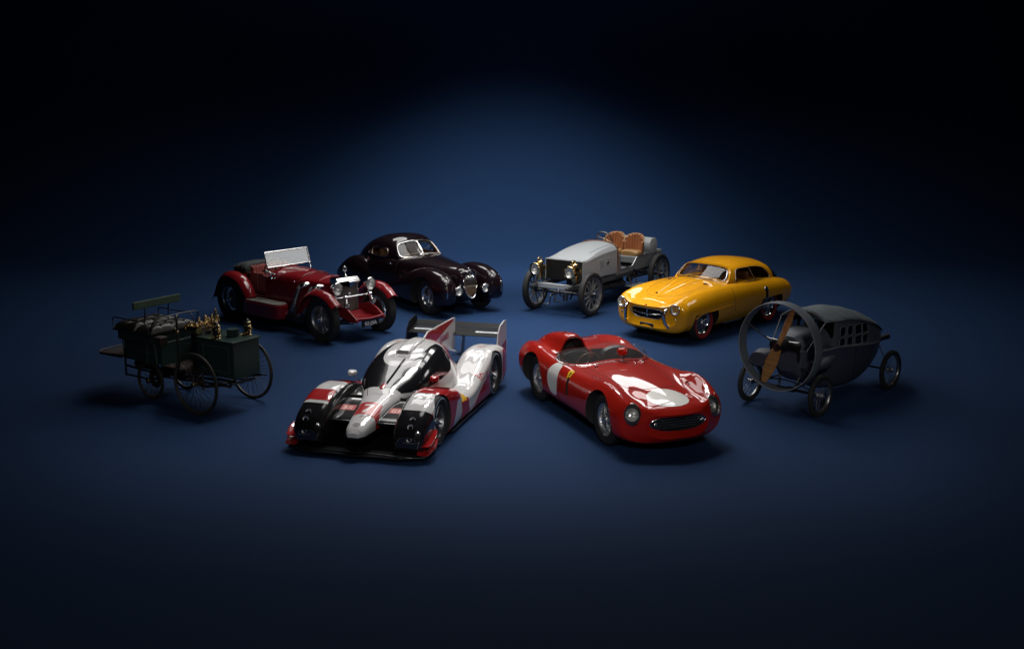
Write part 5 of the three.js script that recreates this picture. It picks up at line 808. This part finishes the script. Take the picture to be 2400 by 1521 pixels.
  mesh('drum', latheY([[.17, .50], [.175, .9], [.17, 1.10], [.12, 1.15], [0, 1.165]], 36).translate(.20, 0, 0), iron, bo);
  const fit = []; let sd = 11; const r2 = () => { sd = (sd * 16807) % 2147483647; return sd / 2147483647; };
  for (let i = 0; i < 15; i++) { const a = r2() * 6.28, x = .22 + (r2() - .5) * .36, z = (r2() - .5) * .34, h = .06 + r2() * .16, r = .014 + r2() * .022, g = group('brass_fitting', car);
    mesh('stem', latheY([[r * .8, 0], [r * .55, h * .2], [r * .5, h * .5], [r, h * .55], [r * 1.1, h * .7], [r * .6, h * .78], [r * .75, h * .95], [0, h]], 18).translate(x, 1.10, z), i % 3 ? M.oldbrass : M.brass, g);
    mesh('pipe', tube([[x, 1.12 + h * .6, z], [x + .05 * Math.cos(a), 1.14 + h * .6, z + .05 * Math.sin(a)], [x + .10 * Math.cos(a), 1.10 + h * .3, z + .10 * Math.sin(a)], [x + .10 * Math.cos(a), 1.06, z + .1 * Math.sin(a)]], .008 + .005 * r2(), 20, 8), i % 2 ? M.oldbrass : M.brass, g);
    if (i % 3 === 0) mesh('wheel_handle', new THREE.TorusGeometry(.026, .006, 8, 20).rotateY(a).translate(x + .02, 1.12 + h, z), M.brass, g); }
  mesh('pressure_pump', merge([cyl(.22, 1.14, .20, .045, .22, 'x'), cyl(.10, 1.14, .20, .055, .03, 'x'), cyl(.34, 1.14, .20, .055, .03, 'x')]), M.brass, car);
  mesh('oil_pump', cyl(.20, 1.17, -.16, .04, .2, 'x'), M.oldbrass, car);
  mesh('throttle_handle', merge([tube([[.47, 1.14, -.02], [.48, 1.20, -.02], [.45, 1.30, -.02], [.47, 1.38, -.02]], .014, 24, 8), ball(.475, 1.40, -.02, .022, .8, 2.0, .8), new THREE.TorusGeometry(.035, .01, 8, 20).translate(.50, 1.16, -.02)]), M.brass, car);
  for (const [x, z] of [[.72, .20], [.90, -.22]]) { const l = group('carriage_lamp', car); mesh('body', latheY([[.055, 0], [.06, .012], [.035, .02], [.03, .035], [.052, .045], [.055, .12], [.052, .15], [.035, .165], [.03, .18], [.045, .19], [.046, .20], [.02, .22], [.018, .235], [0, .24]], 28).translate(x, 1.07, z), M.satin, l); mesh('collar', merge([new THREE.TorusGeometry(.055, .007, 8, 28).rotateX(Math.PI / 2).translate(x, 1.115, z), new THREE.TorusGeometry(.055, .006, 8, 28).rotateX(Math.PI / 2).translate(x, 1.215, z), new THREE.TorusGeometry(.045, .008, 8, 28).rotateX(Math.PI / 2).translate(x, 1.262, z), latheY([[.056, 0], [.06, .014], [.04, .018]], 24).translate(x, 1.07, z)]), M.brass, l); mesh('lens', latheX([[.034, 0], [.038, .008], [.03, .016], [0, .02]], 24).translate(x + .05, 1.165, z), M.brass, l); mesh('burner', merge([ball(x - .01, 1.11, z + .06, .022), bar([x, 1.10, z + .05], [x - .05, 1.08, z + .10], .010)]), M.brass, l); }
  // bench body
  const bd = group('bench_body', car);
  for (const [x0, x1, y0, y1, w, m] of [[-1.22, -.48, .86, 1.0, .40, green], [-1.14, -.40, .56, .86, .36, green]]) mesh('panel', box((x0 + x1) / 2, (y0 + y1) / 2, 0, x1 - x0, y1 - y0, w * 2, .012), m, bd);
  mesh('moulding', [box(-.78, .72, .363, .66, .012, .008), box(-.78, .99, .403, .7, .012, .008), bar([-1.12, .56, .364], [-1.16, .86, .366], .01), bar([-.62, .56, .366], [-.60, .86, .366], .01), bar([-.40, .56, .364], [-.44, .86, .366], .012)], lite, bd);
  mesh('front_panel', box(-.36, .70, 0, .04, .36, .66, .008), green, bd);
  mesh('seat_board', box(-.86, 1.01, 0, .86, .025, .88, .008), green, bd);
  mesh('foot_board', box(.02, .53, 0, .70, .03, .60, .008), brown, bd);
  mesh('side_apron', slab([[-.38, .55], [-.38, .84], [.20, .95], [.34, .95], [.34, .55]], -.30, -.28, .004), green, bd);
  mesh('toe_box', box(-.30, .94, .36, .14, .12, .14, .01), flat(.03, .018, .012, .5), bd);
  mesh('rear_tray', slab([[-1.20, .60], [-1.20, .57], [-1.68, .565], [-1.68, .595]], -.40, .40, .006), brown, bd);
  mesh('tray_mesh', (() => { const g = []; for (let i = 0; i < 14; i++) g.push(bar([-1.22 - i * .033, .605, -.38], [-1.22 - i * .033, .605, .38], .004, .004, 4)); for (let i = -9; i <= 9; i++) g.push(bar([-1.22, .605, i * .041], [-1.66, .60, i * .041], .004, .004, 4)); return g; })(), brown, bd).userData.kind = 'stuff';
  mesh('tray_frame', tube([[-1.22, .612, .40], [-1.68, .605, .40], [-1.68, .605, -.40], [-1.22, .612, -.40]], .010, 40, 6), flat(.06, .038, .025, .5), bd);
  // quilted cushions
  const quilt = (x0, x1, z0, z1, y, h, nx, nz, name) => { const n = 44, m = 44, pos = [], idx = []; for (let i = 0; i <= n; i++) for (let k = 0; k <= m; k++) { const u = i / n, v = k / m; const edge = Math.pow(Math.max(Math.abs(u * 2 - 1), Math.abs(v * 2 - 1)), 8); const q = Math.abs(Math.sin(u * nx * Math.PI) * Math.sin(v * nz * Math.PI)); const fold = .5 * Math.abs(Math.sin((u * nx + v * nz) * Math.PI / 2)) + .5 * Math.abs(Math.sin((u * nx - v * nz) * Math.PI / 2)); pos.push(x0 + (x1 - x0) * u, y + h * (.55 + .25 * Math.pow(q, .35) + .2 * fold) * (1 - edge), z0 + (z1 - z0) * v); if (i && k) { const a = (i - 1) * (m + 1) + k - 1, b = a + m + 1; idx.push(a, a + 1, b, b, a + 1, b + 1); } } const g = new THREE.BufferGeometry(); g.setAttribute('position', new THREE.Float32BufferAttribute(pos, 3)); g.setIndex(idx); g.computeVertexNormals(); const c = mesh('cushion', merge([g, box((x0 + x1) / 2, y - .012, (z0 + z1) / 2, Math.abs(x1 - x0), .035, Math.abs(z1 - z0), .015)]), leather, bd); };
  quilt(-1.27, -.80, -.43, .43, 1.035, .11, 2, 4); quilt(-.78, -.42, -.43, .43, 1.035, .10, 2, 4);
  // back board on posts, arm rails
  const bb = group('back_board', car); mesh('board', box(-.78, 1.405, 0, .035, .115, .88, .008), paint(.055, .095, .06, { clearcoat: .5, clearcoatRoughness: .25 }), bb); for (const z of [.22, -.22]) mesh('post', tube([[-.79, 1.0, z], [-.80, 1.15, z], [-.78, 1.36, z]], .009), iron, bb);
  for (const s of [1, -1]) mesh('arm_rail', tube([[-1.24, 1.02, s * .43], [-1.28, 1.14, s * .43], [-1.26, 1.185, s * .43], [-.9, 1.19, s * .43], [-.55, 1.185, s * .43], [-.50, 1.14, s * .43], [-.47, 1.02, s * .43]], .009, 50, 6), iron, car);
  mesh('front_rail', tube([[-.46, 1.02, .43], [-.36, 1.22, .42], [-.34, 1.25, .36], [-.34, 1.255, -.36], [-.36, 1.22, -.42], [-.46, 1.02, -.43]], .009, 50, 6), iron, car);
  const stc = group('steering_column', car); mesh('post', bar([-.05, .52, .26], [-.05, 1.24, .26], .018), iron, stc); mesh('tiller', tube([[-.05, 1.22, .26], [-.05, 1.30, .26], [-.10, 1.32, .20], [-.16, 1.28, .14]], .012), iron, stc); mesh('link', bar([-.05, .96, .26], [.40, 1.0, .27], .011), M.steel, stc); mesh('collar', merge([ball(-.05, 1.08, .26, .028), ball(-.05, 1.13, .29, .016)]), M.oldbrass, stc);
}

// ------------------------------------------------------------------ propeller car
{
  const car = thing('propeller_car', 'grey blue propeller driven car with hooped wooden propeller and small cabin windows', 'car', 'vehicles on the blue studio floor', 4.68, -17.507, rad(-135.19));
  const skinM = flat(.080, .094, .118, .55), hullM = flat(.050, .058, .088, .5), roofM = flat(.11, .14, .155, .65), trim = flat(.16, .18, .20, .45), wood = new THREE.MeshPhysicalMaterial({ color: C(.62, .29, .08), roughness: .45, clearcoat: .4, clearcoatRoughness: .3 }), iron = metal(.10, .10, .105, .45), lining = flat(.02, .02, .024, .7);
  { const n = 128, v = []; let sd = 5; for (let i = 0; i < 4096; i++) { sd = (sd * 16807) % 2147483647; v.push(sd / 2147483647); } const t = noiseTex(n, (x, y) => 170 + 85 * (.5 * v[(x * 3) % 512] + .5 * v[(x * 7 + (y >> 4)) % 4096])); t.colorSpace = THREE.SRGBColorSpace; wood.map = t; }
  const A = (x, k, w1, y1, w2, y2, w, yb) => [x, [[0, k], [w1, y1], [w2, y2], [w, yb - .06], [w, yb], [w * .6, yb + .005], [0, yb + .005]]];
  const hull = mesh('hull', loft([A(1.02, .56, .10, .57, .16, .64, .19, .88), A(.95, .48, .16, .50, .22, .60, .25, .89), A(.6, .32, .20, .37, .32, .55, .37, .875), A(.2, .17, .24, .25, .37, .50, .415, .85), A(-.4, .09, .24, .18, .375, .47, .415, .80), A(-.9, .14, .18, .22, .30, .45, .34, .74), A(-1.3, .27, .09, .31, .17, .45, .20, .69), A(-1.6, .42, .03, .43, .05, .52, .06, .65), A(-1.68, .50, .012, .51, .016, .55, .018, .64)], { nu: 60, per: 6 }), hullM, car);
  for (const s of [1, -1]) { const q = [.95, .6, .2, -.1, -.4, -.7, -.9, -1.1, -1.3, -1.5, -1.64].map((x) => { const y = .875 + (x > .2 ? 0 : (x - .2) * .125) - .02; const h = hit(hull, [x, y, s * 3], [0, 0, -s]); return h ? h.p : null; }).filter(Boolean); mesh('belt_rail', tube(q, .012, 50, 6), trim, car); }
  mesh('keel_rail', tube([[.6, .315, 0], [.2, .163, 0], [-.4, .083, 0], [-.9, .133, 0], [-1.3, .262, 0], [-1.62, .43, 0], [-1.69, .60, 0]], .011, 50, 6), trim, car);
  seam('door_joint', hull, [[-.20, .77, -3], [-.22, .55, -3], [-.30, .36, -3], [-.45, .28, -3], [-.62, .34, -3], [-.74, .5, -3], [-.80, .70, -3]], [0, 0, 1], M.black, car, .006);
  // cabin
  const B = (x, w, yb, we, ye, wt, yt, y0) => [x, [[0, yb], [w, yb], [w, yb + .05], [we, ye], [wt, yt], [0, y0]]];
  const cab0 = loft([B(.34, .405, .80, .375, 1.25, .2, 1.335, 1.36), B(0, .41, .78, .375, 1.23, .2, 1.325, 1.35), B(-.4, .405, .75, .365, 1.15, .2, 1.245, 1.27), B(-.8, .355, .71, .32, 1.045, .18, 1.12, 1.14), B(-1.2, .245, .67, .22, .91, .12, .96, .975), B(-1.5, .12, .64, .105, .795, .06, .82, .83), B(-1.68, .018, .62, .016, .72, .01, .73, .735)], { nu: 60, per: 4 });
  const hollow = csg(csg(inflate(cab0, -.018), [box(-.3, 1.0, 0, 1.6, .9, 2, 0)], INTERSECTION), []);
  // window openings: two arched lights and one four-pane light on each side
  const holes = [], panes = []; const sl = (x) => -.16 * Math.max(0, .1 - x) - .02;
  for (const [x0, x1, rnd2] of [[.115, .27, 1], [-.095, .065, 1], [-.37, -.16, 2], [-.60, -.395, 3]]) for (const [y0, y1, up] of [[.84, .985, 0], [1.005, 1.16, 1]]) { const d0 = sl((x0 + x1) / 2), sc = 1 + d0 * .8; const o = roundRect(x0, .80 + (y0 - .80) * sc + d0 * .3, x1, .80 + (y1 - .80) * sc + d0 * .3, up && rnd2 === 1 ? .06 : .022, 4); panes.push(o); holes.push(slab(o, -1, 1, 0)); }
  const frontOpen = extrude(roundRect(-.34, .98, .34, 1.24, .04).map(([z, y]) => [-z, y]), .4, 0).rotateY(Math.PI / 2).translate(.2, 0, 0);
  const [cs, ci] = carve(cab0, [hollow, ...holes, frontOpen], skinM, lining);
  mesh('cabin', cs, skinM, car); mesh('cabin_lining', ci, lining, car); const cabM = new THREE.Mesh(cab0);
  for (const s of [1, -1]) panes.forEach((o) => { const w = group('cabin_window', car); const p = o.map(([x, y]) => { const h = hit(cabM, [x, y, s * 3], [0, 0, -s]); return [x, y, h ? h.p.z - s * .009 : s * .38]; }); mesh('pane', pane(p), new THREE.MeshPhysicalMaterial({ color: C(.5, .55, .6), roughness: .05, transmission: 1, thickness: 0 }), w); mesh('frame', tube(p.map(([x, y, z]) => [x, y, z + s * .010]), .006, 40, 5, true), trim, w); });
  // canvas roof
  const rf = loft([[.62, [[0, 1.385], [.18, 1.365], [.36, 1.265], [.375, 1.275], [.2, 1.385], [0, 1.405]]], [.34, [[0, 1.36], [.2, 1.335], [.385, 1.245], [.40, 1.258], [.21, 1.365], [0, 1.392]]], [0, [[0, 1.35], [.2, 1.325], [.385, 1.225], [.40, 1.238], [.21, 1.352], [0, 1.38]]], [-.4, [[0, 1.27], [.2, 1.245], [.375, 1.145], [.39, 1.158], [.21, 1.27], [0, 1.298]]], [-.8, [[0, 1.14], [.18, 1.12], [.33, 1.04], [.345, 1.052], [.19, 1.143], [0, 1.165]]], [-1.2, [[0, .975], [.12, .96], [.23, .905], [.245, .917], [.13, .982], [0, .998]]], [-1.5, [[0, .83], [.06, .82], [.115, .79], [.13, .802], [.07, .842], [0, .855]]], [-1.72, [[0, .73], [.012, .73], [.02, .715], [.03, .725], [.02, .748], [0, .755]]]], { nu: 70, per: 6 });
  { const P = rf.attributes.position; for (let i = 0; i < P.count; i++) { const x = P.getX(i), z = P.getZ(i); P.setY(i, P.getY(i) + .004 * Math.sin(x * 14 + 2 * Math.sin(z * 9)) + .003 * Math.sin(x * 31 - z * 12)); } rf.computeVertexNormals(); }
  mesh('roof', rf, roofM, car); for (const s of [1, -1]) mesh('roof_edge', tube([[.62, 1.268, s * .372], [.34, 1.25, s * .398], [0, 1.23, s * .398], [-.4, 1.15, s * .388], [-.8, 1.045, s * .343], [-1.2, .91, s * .243], [-1.5, .795, s * .128], [-1.7, .72, s * .03]], .008, 50, 6), trim, car);
  mesh('roof_front_edge', tube([[.625, 1.268, .372], [.63, 1.372, .19], [.63, 1.395, 0], [.63, 1.372, -.19], [.625, 1.268, -.372]], .010, 30, 6), trim, car);
  for (const s of [1, -1]) mesh('roof_strut', bar([.62, 1.265, s * .365], [.98, .88, s * .30], .010), trim, car);
  // nose: engine cowl, cylinders
  mesh('cowl', loft([[1.0, [[0, .84], [.10, .85], [.15, .95], [.10, 1.05], [0, 1.07]]], [.92, [[0, .80], [.17, .82], [.22, .95], [.16, 1.08], [0, 1.11]]], [.6, [[0, .78], [.20, .80], [.27, .95], [.19, 1.12], [0, 1.15]]], [.34, [[0, .78], [.22, .80], [.30, .95], [.2, 1.10], [0, 1.13]]]], { nu: 24, per: 6 }), skinM, car);
  const en = group('engine', car); mesh('crankcase', latheX([[0, -.02], [.08, 0], [.09, .12], [.05, .17], [.03, .24]], 28).translate(1.02, .965, 0), iron, en);
  for (const s of [1, -1]) { mesh('cylinder', cyl(1.07, .955, s * .15, .045, .17, 'z'), M.satin, en); const f = []; for (let i = 0; i < 7; i++) f.push(cyl(1.07, .955, s * (.09 + i * .02), .062, .006, 'z')); mesh('cooling_fins', f, M.satin, en).userData.kind = 'stuff'; mesh('pipe', tube([[1.09, .93, s * .24], [1.05, .80, s * .22], [.95, .65, s * .15], [.85, .5, s * .1]], .018), iron, en); mesh('valve_rod', merge([bar([1.13, 1.02, s * .1], [1.13, 1.03, s * .26], .008), ball(1.13, 1.03, s * .26, .018)]), M.chrome, en); }
  // hoop
  const hp = group('propeller_hoop', car);
  mesh('band', latheX([[.635, .0], [.637, -.004], [.648, -.09], [.642, -.18], [.626, -.18], [.632, -.09], [.625, -.004], [.627, .0], [.635, 0]], 96).translate(1.30, .955, 0), flat(.105, .125, .145, .55), hp); mesh('front_rim', new THREE.TorusGeometry(.633, .008, 8, 96).rotateY(Math.PI / 2).translate(1.302, .955, 0), flat(.16, .18, .2, .5), hp);
  for (const [a, tx, ty, tz] of [[25, .95, .90, -.24], [155, .95, .90, .24], [-28, .95, .62, -.2], [208, .95, .62, .2], [-60, .85, .45, -.15], [240, .85, .45, .15]]) mesh('stay', bar([1.22, .955 + .63 * Math.sin(rad(a)), -.63 * Math.cos(rad(a))], [tx, ty, tz], .011, .011, 8), iron, hp);
  // propeller
  const pr = group('propeller', car); pr.position.set(1.255, .962, 0); pr.rotation.x = rad(-21.5);
  { const sec = []; for (let i = -12; i <= 12; i++) { const t = i / 12, u = Math.abs(t); const w = .035 + .055 * Math.sin(Math.PI * Math.min(1, u * .9 + .1)) * (u > .9 ? 1 - (u - .9) * 3 : 1), th = .028 * (1 - .72 * u), tw = (t < 0 ? -1 : 1) * rad(52 - 34 * u); const ring = []; for (let k = 0; k < 10; k++) { const a = k / 10 * 2 * Math.PI, px = w * Math.cos(a), py = th * Math.sin(a); ring.push([px * Math.cos(tw) - py * Math.sin(tw), px * Math.sin(tw) + py * Math.cos(tw)]); } sec.push([t * .60, ring]); }
    const g = loft(sec, { nu: 50, per: 3, full: true, uv: 'side' }); g.rotateZ(Math.PI / 2); mesh('blades', g, wood, pr); }
  mesh('hub', merge([cyl(.03, 0, 0, .06, .05, 'x'), cyl(.06, 0, 0, .035, .03, 'x'), ...[0, 1, 2, 3, 4, 5].map((i) => cyl(.06, .045 * Math.cos(i * 1.047), .045 * Math.sin(i * 1.047), .008, .02, 'x', .008, 6))]), iron, pr);
  // mudguards
  for (const s of [1, -1]) { const g = loft([...(s > 0 ? [[1.18, [[-.02, .60], [.14, .62], [.16, .70], [.1, .78], [-.02, .80]]], [1.0, [[-.02, .56], [.17, .58], [.2, .70], [.14, .80], [-.02, .82]]]] : [[.96, [[-.02, .58], [.13, .64], [.16, .70], [.12, .735], [-.02, .74]]]]), [.7, [[-.02, .60], [.13, .63], [.15, .70], [.1, .76], [-.02, .78]]], [.3, [[-.02, .70], [.03, .71], [.035, .73], [.02, .745], [-.02, .75]]]].map(([x, p]) => [x, p.map(([z, y], i) => [z, y])]), { nu: 24, per: 4, z0: s * .36 }); mesh('mudguard', g, hullM, car); }
  // axles and wheels
  mesh('front_axle', merge([bar([1.02, .305, -.55], [1.02, .305, .55], .022), tube([[1.02, .33, -.5], [1.06, .42, -.2], [1.06, .44, 0], [1.06, .42, .2], [1.02, .33, .5]], .012), bar([1.0, .30, -.12], [.9, .48, -.16], .016), bar([1.0, .30, .12], [.9, .48, .16], .016), box(1.02, .305, -.1, .08, .06, .14, .01)]), iron, car);
  mesh('rear_axle', merge([bar([-1.03, .305, -.55], [-1.03, .305, .55], .016), bar([-1.03, .305, 0], [-1.15, .26, 0], .03), bar([-1.03, .32, -.55], [-1.5, .60, -.06], .008), bar([-1.03, .32, .55], [-1.5, .60, .06], .008), bar([-1.1, .305, 0], [-1.3, .30, 0], .025), bar([-1.3, .30, 0], [-1.32, .42, 0], .02)]), iron, car);
  const th = group('tail_tube', car); mesh('tube', cyl(-1.80, .60, 0, .045, .26, 'x'), iron, th); mesh('cap', merge([cyl(-1.935, .60, 0, .05, .02, 'x'), ball(-1.945, .615, .02, .025)]), M.steel, th); mesh('bracket', merge([bar([-1.66, .66, 0], [-1.70, .56, 0], .03), bar([-1.66, .56, 0], [-1.62, .44, 0], .02)]), iron, th);
  for (const [x, s, zz] of [[1.03, 1, .585], [1.03, -1, .585], [-1.03, 1, .56], [-1.03, -1, .56]]) {
    const w = group('wheel', car), r = .305; w.position.set(x, r, s * zz); w.rotation.y = (s > 0 ? 0 : Math.PI);
    mesh('tyre', new THREE.TorusGeometry(r - .034, .034, 12, 64), M.rubber, w); const kn = []; for (let i = 0; i < 60; i++) { const a = i / 60 * 2 * Math.PI; for (const z of [-.016, .016]) kn.push(box(0, 0, 0, .012, .010, .014, .002).translate(r - .003, 0, z).rotateZ(a + (z > 0 ? .05 : 0))); } mesh('tread_blocks', kn, M.rubber, w).userData.kind = 'stuff';
    mesh('rim', latheZ([[r - .066, .024], [r - .078, .022], [r - .085, 0], [r - .078, -.022], [r - .066, -.024]], 56), metal(.4, .4, .4, .3), w);
    mesh('hub', latheZ([[0, .06], [.014, .058], [.018, .04], [.034, .035], [.03, .01], [.02, 0], [.03, -.03], [.045, -.035], [.045, -.05], [0, -.055]], 22), M.steel, w);
    for (let i = 0; i < 32; i++) { const a = i / 32 * 2 * Math.PI, o = (i % 4 < 2 ? 1 : -1) * 1.1; mesh('spoke', bar([.028 * Math.cos(a + o), .028 * Math.sin(a + o), i % 2 ? .03 : -.03], [(r - .08) * Math.cos(a), (r - .08) * Math.sin(a), 0], .002, .002, 4), M.steel, w); }
  }
  const sw = group('steering_wheel', car); sw.position.set(.30, 1.10, -.12); sw.rotation.z = rad(-30); mesh('rim', new THREE.TorusGeometry(.15, .01, 8, 32).rotateY(Math.PI / 2), M.satin, sw); mesh('spokes', [bar([0, -.15, 0], [0, .15, 0], .006), bar([0, 0, -.15], [0, 0, .15], .006)], iron, sw);
  mesh('seat', merge([box(-.1, .72, 0, .4, .12, .6, .05), box(-.3, .92, 0, .12, .36, .6, .05)]), lining, car);
}

renderer.render(scene, camera);
